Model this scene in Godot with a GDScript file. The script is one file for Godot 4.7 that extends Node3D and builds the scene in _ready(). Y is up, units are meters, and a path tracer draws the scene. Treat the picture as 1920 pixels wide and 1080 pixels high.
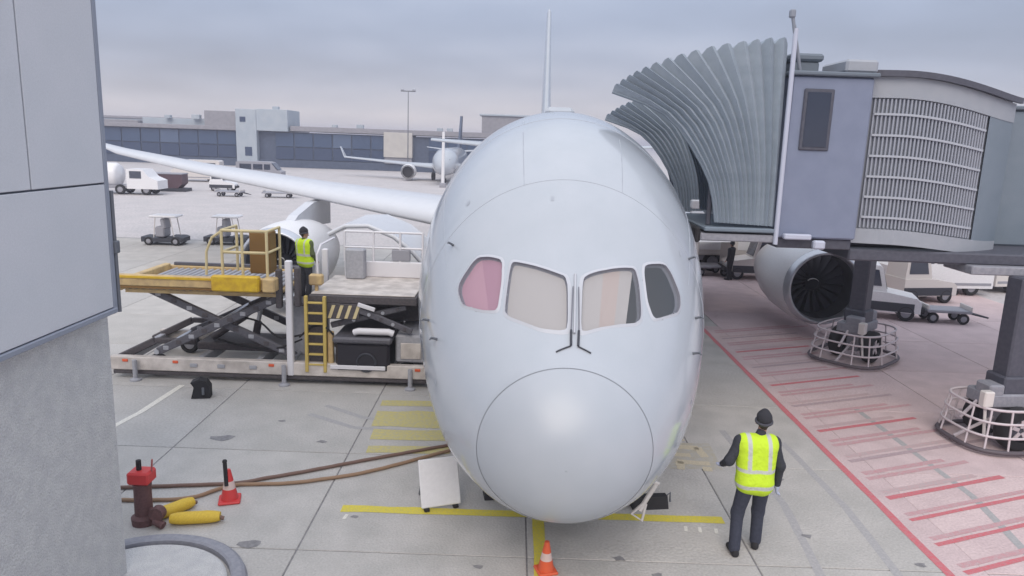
extends Node3D
# An airport stand under a high overcast: twin-engined airliner seen nose on, cargo loader, passenger bridges.
# x runs to the right, y up, -z away from the camera; metres.

var rng := RandomNumberGenerator.new()
var mats := {}
var taken := {}

# ---------------------------------------------------------------- mesh builder
class B:
	var st := SurfaceTool.new()
	func _init():
		st.begin(Mesh.PRIMITIVE_TRIANGLES)
	func tri(a: Vector3, b: Vector3, c: Vector3, out: Vector3):
		var n := (c - a).cross(b - a)
		if n.length_squared() < 1e-16: return
		if n.dot(out) < 0.0:
			var t := b
			b = c
			c = t
			n = -n
		n = n.normalized()
		for v in [a, b, c]:
			st.set_normal(n)
			st.add_vertex(v)
	func quad(a: Vector3, b: Vector3, c: Vector3, d: Vector3, out: Vector3):
		tri(a, b, c, out)
		tri(a, c, d, out)
	func box(c: Vector3, s: Vector3, bev := 0.0, bs := Basis.IDENTITY):
		var h := s * 0.5
		if bev <= 0.0:
			for ax in 3:
				for sg in [-1.0, 1.0]:
					var n := Vector3.ZERO
					n[ax] = sg
					var u := Vector3.ZERO
					u[(ax + 1) % 3] = h[(ax + 1) % 3]
					var v := Vector3.ZERO
					v[(ax + 2) % 3] = h[(ax + 2) % 3]
					var o := n * h[ax]
					quad(c + bs * (o - u - v), c + bs * (o + u - v), c + bs * (o + u + v), c + bs * (o - u + v), bs * n)
			return
		var b: float = minf(bev, minf(h.x, minf(h.y, h.z)) * 0.95)
		for ax in 3:
			var e1 := (ax + 1) % 3
			var e2 := (ax + 2) % 3
			for sg in [-1.0, 1.0]:
				var n := Vector3.ZERO
				n[ax] = sg
				var p := []
				for q in [[-1.0, -1.0], [1.0, -1.0], [1.0, 1.0], [-1.0, 1.0]]:
					var w := n * h[ax]
					w[e1] = q[0] * (h[e1] - b)
					w[e2] = q[1] * (h[e2] - b)
					p.append(c + bs * w)
				quad(p[0], p[1], p[2], p[3], bs * n)
			for s1 in [-1.0, 1.0]:
				for s2 in [-1.0, 1.0]:
					var n2 := Vector3.ZERO
					n2[e1] = s1
					n2[e2] = s2
					var p2 := []
					for q in [[-1.0, 0], [1.0, 0], [1.0, 1], [-1.0, 1]]:
						var w := Vector3.ZERO
						w[ax] = q[0] * (h[ax] - b)
						w[e1] = s1 * (h[e1] if q[1] == 0 else h[e1] - b)
						w[e2] = s2 * (h[e2] - b if q[1] == 0 else h[e2])
						p2.append(c + bs * w)
					quad(p2[0], p2[1], p2[2], p2[3], bs * n2)
		for sx in [-1.0, 1.0]:
			for sy in [-1.0, 1.0]:
				for sz in [-1.0, 1.0]:
					var k := Vector3(sx, sy, sz)
					var p3 := []
					for ax in 3:
						var w := k * (h - Vector3(b, b, b))
						w[ax] = k[ax] * h[ax]
						p3.append(c + bs * w)
					tri(p3[0], p3[1], p3[2], bs * k)
	# box between two corners
	func span(a: Vector3, b: Vector3, bev := 0.0):
		box((a + b) * 0.5, (b - a).abs(), bev)
	# rectangular bar from a to b
	func bar(a: Vector3, b: Vector3, w: float, t: float, bev := 0.0, up := Vector3.UP):
		var z := (b - a).normalized()
		var x := up.cross(z)
		if x.length() < 1e-3: x = Vector3.RIGHT.cross(z)
		x = x.normalized()
		box((a + b) * 0.5, Vector3(w, t, (b - a).length()), bev, Basis(x, z.cross(x), z))
	func grid(p: Array, close_u := false, close_v := false, flip := false):
		var nu := p.size()
		var nv: int = p[0].size()
		var ns := []
		for i in nu:
			var row := []
			for j in nv:
				var i0 := (i - 1 + nu) % nu if close_u else maxi(i - 1, 0)
				var i1 := (i + 1) % nu if close_u else mini(i + 1, nu - 1)
				var j0 := (j - 1 + nv) % nv if close_v else maxi(j - 1, 0)
				var j1 := (j + 1) % nv if close_v else mini(j + 1, nv - 1)
				var du: Vector3 = p[i1][j] - p[i0][j]
				var dv: Vector3 = p[i][j1] - p[i][j0]
				if dv.length_squared() < 1e-12: dv = p[i1][j1] - p[i1][j0] if i == 0 else p[i0][j1] - p[i0][j0]
				if du.length_squared() < 1e-12: du = p[i1][j1] - p[i0][j1]
				var n := du.cross(dv).normalized()
				row.append(-n if flip else n)
			ns.append(row)
		for i in (nu if close_u else nu - 1):
			for j in (nv if close_v else nv - 1):
				var a := i
				var b := (i + 1) % nu
				var c := j
				var d := (j + 1) % nv
				var q := [[a, c], [b, c], [b, d], [a, d]]
				for t in [[0, 1, 2], [0, 2, 3]]:
					var v0: Vector3 = p[q[t[0]][0]][q[t[0]][1]]
					var v1: Vector3 = p[q[t[1]][0]][q[t[1]][1]]
					var v2: Vector3 = p[q[t[2]][0]][q[t[2]][1]]
					var n := (v2 - v0).cross(v1 - v0)
					if n.length_squared() < 1e-18: continue
					var o: Array = t
					if n.dot(ns[q[t[0]][0]][q[t[0]][1]]) < 0.0: o = [t[0], t[2], t[1]]
					for k in o:
						st.set_normal(ns[q[k][0]][q[k][1]])
						st.add_vertex(p[q[k][0]][q[k][1]])
	func tube(pts: Array, r: float, n := 8, caps := true, r2 := -1.0):
		var rows := []
		var x := Vector3.ZERO
		for i in pts.size():
			var t: Vector3 = (pts[mini(i + 1, pts.size() - 1)] - pts[maxi(i - 1, 0)]).normalized()
			if i == 0:
				x = t.cross(Vector3.UP)
				if x.length() < 0.05: x = t.cross(Vector3.RIGHT)
			x = (x - t * x.dot(t)).normalized()
			var y := t.cross(x)
			var rr := r if r2 < 0.0 else lerpf(r, r2, float(i) / (pts.size() - 1))
			var row := []
			for j in n:
				var a := TAU * j / n
				row.append(pts[i] + (x * cos(a) + y * sin(a)) * rr)
			rows.append(row)
		grid(rows, false, true, false)
		if caps:
			for e in [0, pts.size() - 1]:
				var out: Vector3 = pts[0] - pts[1] if e == 0 else pts[-1] - pts[-2]
				for j in n: tri(pts[e], rows[e][j], rows[e][(j + 1) % n], out)
	# lathe: profile of (radius, along); axis basis.y
	func lathe(prof: Array, o: Vector3, bs := Basis.IDENTITY, n := 20, sharp := false):
		var rows := []
		for q in prof:
			var row := []
			for j in n:
				var a := TAU * j / n
				row.append(o + bs * Vector3(q.x * cos(a), q.y, q.x * sin(a)))
			rows.append(row)
		if sharp:
			for i in rows.size() - 1: grid([rows[i], rows[i + 1]], false, true)
		else:
			grid(rows, false, true)
	# extruded polygon: 2D points on axes ax, ay from origin, extruded by d
	func prism(poly: PackedVector2Array, o: Vector3, ax: Vector3, ay: Vector3, d: Vector3):
		var idx := Geometry2D.triangulate_polygon(poly)
		var mid := Vector2.ZERO
		for q in poly: mid += q / poly.size()
		for i in range(0, idx.size(), 3):
			var v := []
			for k in 3: v.append(o + ax * poly[idx[i + k]].x + ay * poly[idx[i + k]].y)
			tri(v[0], v[1], v[2], -d)
			tri(v[0] + d, v[1] + d, v[2] + d, d)
		for i in poly.size():
			var a := poly[i]
			var b := poly[(i + 1) % poly.size()]
			var va := o + ax * a.x + ay * a.y
			var vb := o + ax * b.x + ay * b.y
			var nn := (vb - va).cross(d)
			var side := nn
			var m3 := o + ax * mid.x + ay * mid.y
			if nn.dot((va + vb) * 0.5 - m3) < 0.0: side = -nn
			quad(va, vb, vb + d, va + d, side)
	func done() -> ArrayMesh:
		return st.commit()

# ---------------------------------------------------------------- nodes
func numbered(called: String) -> String:
	if not taken.has(called):
		taken[called] = 0
		return called
	taken[called] += 1
	return "%s_%03d" % [called, taken[called]]

func thing(called: String, label: String, category: String, at := Vector3.ZERO, turn := 0.0, group := "") -> Node3D:
	var o := Node3D.new()
	o.name = numbered(called)
	add_child(o)
	o.position = at
	o.rotation.y = turn
	tag(o, label, category, group)
	return o

func tag(o: Node, label: String, category: String, group := ""):
	o.set_meta("label", label)
	o.set_meta("category", category)
	if group != "": o.set_meta("group", group)

func obj(called: String, b, m: Material, parent: Node = null) -> MeshInstance3D:
	var o := MeshInstance3D.new()
	o.mesh = b.done() if b is B else b
	o.material_override = m
	if parent == null:
		o.name = numbered(called)
		add_child(o)
	else:
		o.name = called
		parent.add_child(o, true)
	return o

func part(called: String, parent: Node) -> Node3D:
	var o := Node3D.new()
	o.name = called
	parent.add_child(o, true)
	return o

func struct(o: Node):
	o.set_meta("kind", "structure")

# ---------------------------------------------------------------- materials
func c8(r: float, g: float, b: float) -> Color:
	return Color(r / 255.0, g / 255.0, b / 255.0)

# two-tone mottled surface; coarse patches, medium blotches and fine grain
func tex(a: Color, b: Color, seed_: int, coarse: float, grain: float, size := 512) -> ImageTexture:
	var n1 := FastNoiseLite.new()
	n1.seed = seed_
	n1.frequency = coarse
	n1.fractal_octaves = 5
	var n2 := FastNoiseLite.new()
	n2.seed = seed_ + 7
	n2.frequency = 0.25
	n2.fractal_octaves = 2
	var i1 := n1.get_seamless_image(size, size)
	var i2 := n2.get_seamless_image(size, size)
	i1.convert(Image.FORMAT_L8)
	i2.convert(Image.FORMAT_L8)
	var d1 := i1.get_data()
	var d2 := i2.get_data()
	var out := PackedByteArray()
	out.resize(size * size * 3)
	for i in size * size:
		var t := d1[i] / 255.0
		t = clampf((t - 0.5) * 1.5 + 0.5, 0.0, 1.0)
		var g := 1.0 + (d2[i] / 255.0 - 0.5) * grain
		out[i * 3] = clampi(int(lerpf(a.r, b.r, t) * g * 255.0), 0, 255)
		out[i * 3 + 1] = clampi(int(lerpf(a.g, b.g, t) * g * 255.0), 0, 255)
		out[i * 3 + 2] = clampi(int(lerpf(a.b, b.b, t) * g * 255.0), 0, 255)
	var im := Image.create_from_data(size, size, false, Image.FORMAT_RGB8, out)
	im.generate_mipmaps()
	return ImageTexture.create_from_image(im)

func mottled(key: String, a: Color, b: Color, metres: float, rough := 0.7, seed_ := 1, coarse := 0.012, grain := 0.16, metal := 0.0) -> StandardMaterial3D:
	if mats.has(key): return mats[key]
	var m := StandardMaterial3D.new()
	m.albedo_texture = tex(a, b, seed_, coarse, grain)
	m.uv1_triplanar = true
	m.uv1_world_triplanar = true
	m.uv1_scale = Vector3.ONE / metres
	m.roughness = rough
	m.metallic = metal
	mats[key] = m
	return m

func plain(key: String, c: Color, rough := 0.5, metal := 0.0, coat := 0.0) -> StandardMaterial3D:
	if mats.has(key): return mats[key]
	var m := StandardMaterial3D.new()
	m.albedo_color = c
	m.roughness = rough
	m.metallic = metal
	if coat > 0.0:
		m.clearcoat_enabled = true
		m.clearcoat = coat
		m.clearcoat_roughness = 0.15
	mats[key] = m
	return m

func bump(m: StandardMaterial3D, seed_: int, strength: float, freq := 0.06) -> StandardMaterial3D:
	var n := FastNoiseLite.new()
	n.seed = seed_
	n.frequency = freq
	n.fractal_octaves = 4
	var im := n.get_seamless_image(512, 512)
	im.convert(Image.FORMAT_RGBA8)
	im.bump_map_to_normal_map(strength)
	m.normal_enabled = true
	m.normal_texture = ImageTexture.create_from_image(im)
	m.normal_scale = 0.6
	return m

func glass(key: String, c: Color, alpha: float) -> StandardMaterial3D:
	if mats.has(key): return mats[key]
	var m := StandardMaterial3D.new()
	m.albedo_color = Color(c.r, c.g, c.b, alpha)
	m.transparency = BaseMaterial3D.TRANSPARENCY_ALPHA
	m.roughness = 0.05
	mats[key] = m
	return m

# ---------------------------------------------------------------- sky
func make_sky() -> Sky:
	var w := 1024
	var h := 512
	var n1 := FastNoiseLite.new()
	n1.seed = 11
	n1.frequency = 1.6
	n1.fractal_octaves = 5
	var n2 := FastNoiseLite.new()
	n2.seed = 23
	n2.frequency = 0.8
	n2.fractal_octaves = 3
	var im := Image.create(w, h, false, Image.FORMAT_RGBF)
	for y in h:
		var el := (0.5 - (y + 0.5) / h) * PI
		var se := sin(el)
		for x in w:
			var az := TAU * (x + 0.5) / w
			if el < -0.03:
				im.set_pixel(x, y, Color(0.30, 0.30, 0.31))
				continue
			var up := maxf(se, 0.0)
			# direction stretched so that the cloud deck streaks along the horizon
			var k := 1.0 / (up + 0.10)
			var d := Vector3(cos(az) * k * 0.55, sin(az) * k * 0.55, 1.7)
			var v := n1.get_noise_3dv(d) * 0.65 + n2.get_noise_3dv(d * 0.6) * 0.6
			# overcast deck: brightest overhead, pale warm strip low down where the deck thins
			var base := Vector3(0.365, 0.43, 0.57) * (0.87 + 1.3 * up)
			base = base.lerp(Vector3(0.5, 0.54, 0.62) * (0.87 + 1.3 * up), smoothstep(0.15, 0.7, up))
			var low := exp(-up / 0.055)
			base = base.lerp(Vector3(0.9, 0.82, 0.79), low)
			base *= 1.0 + v * 0.26 * (1.0 - 0.5 * low)
			base = base.lerp(Vector3(base.x * 1.04, base.y, base.z * 0.95), clampf(v, 0.0, 1.0))
			im.set_pixel(x, y, Color(base.x, base.y, base.z))
	var pm := PanoramaSkyMaterial.new()
	pm.panorama = ImageTexture.create_from_image(im)
	var s := Sky.new()
	s.sky_material = pm
	return s

func _ready():
	rng.seed = 77
	# camera
	var cam := Camera3D.new()
	cam.name = "camera"
	cam.fov = 43.0
	cam.near = 0.1
	cam.far = 2000.0
	add_child(cam)
	cam.position = Vector3(0, 5.4, 0)
	var pitch := atan(275.0 / 1371.0)
	cam.basis = Basis(Vector3.RIGHT, -pitch) * Basis(Vector3.BACK, deg_to_rad(2.0))
	cam.current = true
	# sky and air
	var we := WorldEnvironment.new()
	we.name = "world_environment"
	var env := Environment.new()
	env.background_mode = Environment.BG_SKY
	env.sky = make_sky()
	env.tonemap_mode = Environment.TONE_MAPPER_LINEAR
	env.tonemap_exposure = 1.04
	env.fog_enabled = true
	env.fog_density = 0.0016
	env.fog_light_color = Color(0.80, 0.80, 0.85)
	env.sdfgi_enabled = true
	env.ssao_enabled = true
	env.ssil_enabled = true
	we.environment = env
	add_child(we)
	# veiled sun, behind the camera
	var sun := DirectionalLight3D.new()
	sun.name = "sun"
	sun.light_energy = 0.6
	sun.light_angular_distance = 46.0
	sun.light_color = Color(1.0, 0.95, 0.89)
	sun.shadow_enabled = true
	add_child(sun)
	sun.look_at_from_position(Vector3.ZERO, Vector3(0.1, -0.68, -0.74), Vector3.BACK)
	make_materials()
	make_apron()
	make_building()
	make_terminal()
	make_airliner()
	make_bridges()
	make_loader()
	make_ground_items()
	make_background()
	make_people()

func make_materials():
	var conc := [[189, 185, 181, 176, 173, 169], [185, 181, 177, 174, 171, 167], [191, 187, 182, 179, 175, 171], [184, 181, 178, 175, 172, 169]]
	for i in 4:
		var k: Array = conc[i]
		bump(mottled("slab_%d" % i, c8(k[0], k[1], k[2]), c8(k[3], k[4], k[5]), 4.7 + i * 0.9, 0.82, 31 + i * 5, 0.011, 0.12), 3 + i, 1.2, 0.2)
		bump(mottled("pink_slab_%d" % i, c8(k[0] + 21, k[1] + 4, k[2] + 8), c8(k[3] + 21, k[4] + 4, k[5] + 8), 4.3 + i, 0.82, 81 + i * 5, 0.012, 0.12), 13 + i, 1.2, 0.2)
	mottled("far_apron", c8(194, 188, 188), c8(184, 180, 180), 23.0, 0.85, 5, 0.02, 0.2)
	mottled("sealant", c8(122, 120, 122), c8(146, 144, 145), 1.7, 0.8, 9, 0.03, 0.3)
	mottled("tyre_mark", c8(176, 173, 173), c8(160, 158, 159), 0.9, 0.85, 141, 0.03, 0.2)
	mottled("red_paint", c8(204, 104, 112), c8(192, 128, 132), 1.1, 0.7, 41, 0.03, 0.35)
	mottled("worn_red_paint", c8(196, 146, 150), c8(190, 164, 166), 1.3, 0.75, 42, 0.03, 0.35)
	mottled("grey_paint", c8(172, 148, 152), c8(180, 164, 167), 1.3, 0.75, 43, 0.03, 0.35)
	mottled("pale_red_paint", c8(196, 164, 165), c8(184, 170, 170), 1.2, 0.75, 44, 0.03, 0.3)
	mottled("yellow_paint", c8(222, 204, 62), c8(204, 192, 96), 0.9, 0.65, 45, 0.03, 0.3)
	mottled("worn_yellow_paint", c8(198, 186, 116), c8(182, 174, 140), 1.3, 0.75, 46, 0.025, 0.35)
	mottled("worn_cream_paint", c8(206, 194, 168), c8(186, 176, 156), 0.7, 0.75, 48, 0.03, 0.3)
	mottled("worn_brown_paint", c8(178, 170, 152), c8(180, 177, 173), 1.6, 0.8, 49, 0.02, 0.3)
	mottled("white_paint_line", c8(232, 228, 218), c8(212, 208, 200), 0.8, 0.7, 47, 0.03, 0.35)
	bump(mottled("wall_panel", c8(204, 205, 210), c8(200, 202, 207), 3.4, 0.5, 51, 0.008, 0.04), 52, 0.6, 0.02)
	bump(mottled("cast_concrete", c8(199, 198, 197), c8(188, 187, 188), 2.3, 0.85, 53, 0.02, 0.22), 54, 4.0, 0.12)
	plain("groove", c8(96, 100, 112), 0.7)
	plain("wall_trim", c8(140, 145, 158), 0.45)
	# aircraft
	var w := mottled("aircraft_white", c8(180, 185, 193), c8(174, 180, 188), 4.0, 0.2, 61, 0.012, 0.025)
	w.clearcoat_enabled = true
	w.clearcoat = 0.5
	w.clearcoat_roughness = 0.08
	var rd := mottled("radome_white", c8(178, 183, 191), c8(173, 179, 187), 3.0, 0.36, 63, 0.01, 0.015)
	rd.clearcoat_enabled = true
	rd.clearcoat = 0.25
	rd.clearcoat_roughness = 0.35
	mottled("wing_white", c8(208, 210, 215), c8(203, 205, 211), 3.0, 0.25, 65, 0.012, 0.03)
	plain("skin_joint", c8(166, 171, 180), 0.5)
	plain("seam", c8(148, 153, 162), 0.6)
	plain("gasket", c8(118, 118, 128), 0.6)
	plain("window_frame", c8(188, 190, 197), 0.35)
	plain("reflection_rose", c8(178, 132, 148), 0.75)  # these tints paint the reflections in the cockpit panes onto panels behind the glass
	plain("reflection_rose_deep", c8(164, 116, 136), 0.75)
	plain("reflection_beige", c8(168, 162, 160), 0.75)
	plain("reflection_peach", c8(172, 156, 150), 0.75)
	plain("reflection_lilac", c8(172, 168, 186), 0.75)
	plain("cockpit_grey", c8(104, 102, 108), 0.7)
	plain("window_black", c8(40, 38, 46), 0.4)
	glass("cockpit_glass", Color(0.75, 0.78, 0.82), 0.08)
	plain("dark_metal", c8(66, 68, 76), 0.55, 0.3)
	plain("mid_metal", c8(112, 115, 122), 0.5, 0.4)
	plain("bright_metal", c8(196, 198, 204), 0.3, 0.7)
	plain("fan_dark", c8(96, 99, 108), 0.4, 0.4)
	plain("black_rubber", c8(38, 37, 40), 0.8)
	plain("lip_metal", c8(200, 203, 210), 0.28, 0.55)
	# bridge
	mottled("cab_blue", c8(126, 134, 156), c8(121, 129, 151), 2.6, 0.5, 71, 0.01, 0.05)
	mottled("canopy_cloth", c8(160, 170, 180), c8(147, 158, 169), 1.9, 0.7, 72, 0.015, 0.1)
	mottled("canopy_cloth_dark", c8(150, 161, 172), c8(141, 152, 164), 1.9, 0.7, 77, 0.015, 0.1)
	for k in ["canopy_cloth", "canopy_cloth_dark"]:
		mats[k].backlight_enabled = true
		mats[k].backlight = Color(0.16, 0.19, 0.21)
	mottled("tunnel_grey", c8(120, 131, 143), c8(114, 126, 138), 3.3, 0.5, 73, 0.01, 0.05)
	mottled("drum_fascia", c8(158, 162, 170), c8(152, 157, 166), 2.0, 0.5, 74, 0.012, 0.06)
	plain("drum_back", c8(134, 139, 150), 0.6)
	plain("slat", c8(154, 158, 169), 0.45)
	plain("slat_band", c8(172, 176, 185), 0.45)
	plain("pale_post", c8(186, 190, 206), 0.4)
	plain("bridge_roof", c8(104, 113, 124), 0.6)
	glass("dark_glass", c8(58, 66, 84), 0.8)
	mottled("column_dark", c8(84, 85, 96), c8(74, 75, 86), 1.2, 0.55, 75, 0.02, 0.12)
	mottled("bogie_grey", c8(150, 150, 158), c8(134, 135, 144), 1.0, 0.55, 76, 0.02, 0.12)
	plain("guard_white", c8(206, 196, 200), 0.5)
	plain("guard_dark", c8(92, 84, 90), 0.6)
	# loader and vehicles
	mottled("loader_cream", c8(214, 206, 200), c8(178, 170, 164), 2.6, 0.5, 91, 0.01, 0.07)
	mottled("loader_yellow", c8(222, 186, 44), c8(198, 156, 46), 1.6, 0.5, 92, 0.015, 0.08)
	mottled("loader_buff", c8(212, 184, 130), c8(182, 156, 116), 2.0, 0.55, 93, 0.012, 0.08)
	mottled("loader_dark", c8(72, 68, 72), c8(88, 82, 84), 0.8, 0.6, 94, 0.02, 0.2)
	mottled("loader_arm", c8(84, 84, 92), c8(98, 96, 102), 0.8, 0.5, 95, 0.02, 0.2)
	mottled("loader_grey", c8(172, 172, 178), c8(156, 157, 164), 1.1, 0.5, 96, 0.02, 0.12)
	plain("loader_white", c8(222, 220, 224), 0.45)
	plain("ladder_yellow", c8(196, 172, 96), 0.55)
	plain("hazard_cream", c8(212, 196, 152), 0.6)
	plain("brown_box", c8(132, 100, 56), 0.7)
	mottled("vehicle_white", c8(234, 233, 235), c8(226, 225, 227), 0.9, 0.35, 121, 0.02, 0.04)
	plain("vehicle_cream", c8(214, 208, 204), 0.4, 0.0, 0.3)
	plain("vehicle_grey", c8(150, 150, 158), 0.5)
	plain("maroon", c8(88, 66, 74), 0.6)
	plain("brick_red", c8(176, 96, 92), 0.6)
	plain("cone_red", c8(208, 62, 62), 0.5)
	plain("cone_orange", c8(220, 96, 58), 0.5)
	plain("cone_band", c8(214, 190, 184), 0.5)
	mottled("post_brown", c8(112, 78, 76), c8(92, 66, 66), 0.5, 0.7, 97, 0.02, 0.25)
	mottled("chock_yellow", c8(222, 190, 62), c8(206, 170, 52), 0.4, 0.6, 98, 0.02, 0.2)
	plain("hose_brown", c8(120, 96, 86), 0.7)
	plain("hose_tan", c8(150, 122, 98), 0.7)
	# terminal
	mottled("terminal_pale", c8(174, 182, 190), c8(164, 174, 184), 14.0, 0.6, 101, 0.015, 0.05)
	mottled("terminal_cream", c8(196, 192, 186), c8(186, 182, 178), 14.0, 0.6, 102, 0.015, 0.05)
	mottled("terminal_dark", c8(78, 90, 112), c8(66, 78, 100), 9.0, 0.5, 103, 0.02, 0.1)
	plain("terminal_glass", c8(64, 82, 110), 0.2)
	plain("terminal_glass_pale", c8(84, 100, 126), 0.2)
	plain("terminal_glass_deep", c8(52, 68, 96), 0.2)
	mottled("terminal_roof", c8(150, 148, 154), c8(138, 137, 144), 9.0, 0.7, 104, 0.02, 0.1)

# ---------------------------------------------------------------- ground
func sheet(poly: PackedVector2Array, y: float) -> B:
	var b := B.new()
	var idx := Geometry2D.triangulate_polygon(poly)
	for i in range(0, idx.size(), 3):
		var v := []
		for k in 3: v.append(Vector3(poly[idx[i + k]].x, y, poly[idx[i + k]].y))
		b.tri(v[0], v[1], v[2], Vector3.UP)
	return b

func stripe(a: Vector2, c: Vector2, w: float, y := 0.004) -> B:
	var n := (c - a).normalized().orthogonal() * w * 0.5
	# ragged ends and a slightly uneven edge, as rolled paint leaves it
	var l := []
	var r := []
	var steps := maxi(3, int((c - a).length() / 0.35))
	for i in steps + 1:
		var p := a.lerp(c, float(i) / steps)
		l.append(p + n * rng.randf_range(0.86, 1.08))
		r.append(p - n * rng.randf_range(0.86, 1.08))
	r.reverse()
	return sheet(PackedVector2Array(l + r), y)

const STEP := 3.05
func make_apron():
	var g := Node3D.new()
	g.name = "apron"
	add_child(g)
	struct(g)
	g.set_meta("label", "grey concrete apron of square slabs under the airliner")
	var gb := B.new()
	gb.quad(Vector3(-900, -0.02, 60), Vector3(900, -0.02, 60), Vector3(900, -0.02, -1500), Vector3(-900, -0.02, -1500), Vector3.UP)
	obj("ground_sheet", gb, mats["far_apron"], g)
	# slabs
	var slabs := []
	for k in 4:
		var b := B.new()
		b.box(Vector3(0, -0.0145, 0), Vector3(STEP - 0.022, 0.029, STEP - 0.022), 0.006)
		slabs.append(b.done())
	for i in range(-6, 7):
		for j in range(-3, 9):
			var o := MeshInstance3D.new()
			o.name = "slab"
			o.mesh = slabs[0]
			var pink := i >= 3
			var k := rng.randi_range(0, 3)
			o.material_override = mats[("pink_slab_%d" if pink else "slab_%d") % k]
			o.position = Vector3(-2.73 + STEP * (i + 0.5), rng.randf_range(-0.001, 0.001), -8.8 - STEP * (j + 0.5) + STEP * 0)
			g.add_child(o, true)
	var jb := B.new()
	jb.quad(Vector3(-21.5, -0.012, 0.9), Vector3(18.6, -0.012, 0.9), Vector3(18.6, -0.012, -36.5), Vector3(-21.5, -0.012, -36.5), Vector3.UP)
	obj("joint_sealant", jb, mats["sealant"], g)
	# red equipment line with its hatching
	obj("red_line", stripe(Vector2(5.9, -6.0), Vector2(5.86, -22.5), 0.13), mats["red_paint"], g)
	obj("red_line_edge", sheet(PackedVector2Array([Vector2(5.95, -6.0), Vector2(6.42, -6.0), Vector2(6.42, -22.0), Vector2(5.95, -22.0)]), 0.0022), mats["pink_slab_1"], g)
	var z := -8.1
	var n := 0
	while z > -21.5:
		var near := z > -10.6
		var len_x: float = 5.2 if near else rng.randf_range(2.0, 3.4)
		var m: String = "red_paint" if near else (["red_paint", "worn_red_paint", "grey_paint", "worn_red_paint"][n % 4])
		obj("hatch_stripe", stripe(Vector2(6.13, z), Vector2(6.13 + len_x, z - len_x * 0.39), 0.085 if near else 0.11, 0.0045), mats[m], g)
		if near:
			obj("hatch_stripe_edge", stripe(Vector2(6.15, z - 0.16), Vector2(6.15 + len_x * 0.8, z - 0.16 - len_x * 0.8 * 0.39), 0.1, 0.0035), mats["worn_red_paint"], g)
		else:
			obj("hatch_stripe_edge", stripe(Vector2(6.15, z - 0.2), Vector2(6.15 + len_x * 0.8, z - 0.2 - len_x * 0.8 * 0.39), 0.12, 0.0035), mats["pale_red_paint" if n % 2 == 0 else "worn_red_paint"], g)
		z -= 0.69
		n += 1
	# yellow stop bar, lead-in line and worn yellow boxes
	obj("stop_bar", stripe(Vector2(-2.4, -9.93), Vector2(3.25, -9.97), 0.2), mats["yellow_paint"], g)
	obj("lead_in_line", stripe(Vector2(0.48, -5.0), Vector2(0.5, -10.6), 0.17, 0.0055), mats["yellow_paint"], g)
	for k in [[-2.62, -1.2, -14.35, 0.32], [-2.6, -1.0, -13.5, 0.85], [-2.5, -0.8, -12.7, 0.5], [-2.45, -1.0, -12.05, 0.3]]:
		obj("worn_yellow_stripe", stripe(Vector2(k[0], k[2]), Vector2(k[1], k[2] - 0.06), k[3]), mats["worn_yellow_paint"], g)
	# worn stand number painted beyond the nose
	for k in [[3.2, -13.45, 3.27, -12.9, 0.16], [3.05, -12.62, 3.52, -12.6, 0.2], [3.5, -12.62, 3.54, -12.2, 0.16], [2.95, -12.28, 3.3, -12.26, 0.16], [3.0, -11.98, 3.56, -11.93, 0.17], [3.04, -12.0, 3.0, -11.66, 0.14], [3.38, -11.72, 3.54, -11.7, 0.16]]:
		obj("worn_yellow_mark", stripe(Vector2(k[0], k[1]), Vector2(k[2], k[3]), k[4], 0.005), mats["worn_cream_paint"], g)
	obj("worn_yellow_patch", stripe(Vector2(2.5, -12.3), Vector2(3.75, -12.25), 1.15, 0.0035), mats["worn_brown_paint"], g)
	for k in [[-7.3, -12.4, -7.12, -13.4], [-7.12, -13.4, -7.04, -15.0]]:
		obj("white_line", stripe(Vector2(k[0], k[1]), Vector2(k[2], k[3]), 0.13), mats["white_paint_line"], g)
	for k in [[2.62, -9.62], [2.82, -9.6], [3.05, -9.58], [-2.3, -9.62]]:
		obj("white_tick", stripe(Vector2(k[0], k[1]), Vector2(k[0] + 0.02, k[1] - 0.14), 0.05), mats["white_paint_line"], g)
	# rubber left by tyres
	for k in [[Vector2(-3.9, -13.6), Vector2(-2.9, -13.0), Vector2(-1.6, -12.9)], [Vector2(-3.7, -14.1), Vector2(-2.8, -13.5), Vector2(-1.7, -13.35)], [Vector2(4.1, -8.2), Vector2(4.35, -10.5), Vector2(4.2, -13.5)], [Vector2(5.15, -8.0), Vector2(5.3, -10.5), Vector2(5.2, -13.0)], [Vector2(7.2, -8.6), Vector2(7.6, -11.0), Vector2(7.5, -15.0)]]:
		for q in 2: obj("tyre_mark", stripe(k[q], k[q + 1], 0.13, 0.0016), mats["tyre_mark"], g)
	# tar repairs and oil spots with outlines of their own
	for k in [[1.55, -8.85, 0.07], [-0.3, -8.55, 0.05], [4.35, -9.6, 0.06], [5.62, -8.95, 0.06], [-2.15, -9.7, 0.05], [-3.3, -12.3, 0.07], [-4.3, -13.2, 0.06], [2.0, -8.5, 0.05], [-5.1, -12.3, 0.16], [-4.8, -8.8, 0.07], [4.6, -11.4, 0.05], [-3.4, -8.9, 0.1]]:
		var p := PackedVector2Array()
		for q in 9:
			var r: float = k[2] * rng.randf_range(0.55, 1.2)
			p.append(Vector2(k[0] + cos(TAU * q / 9) * r * 1.5, k[1] + sin(TAU * q / 9) * r))
		obj("oil_spot", sheet(p, 0.0025), mats["sealant"], g)
	# round service pit beside the terminal wall
	var pit := thing("service_pit", "round concrete pit cover with grey raised rim beside the terminal wall", "pit cover", Vector3(-4.35, 0, -7.7))
	var pb := B.new()
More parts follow.
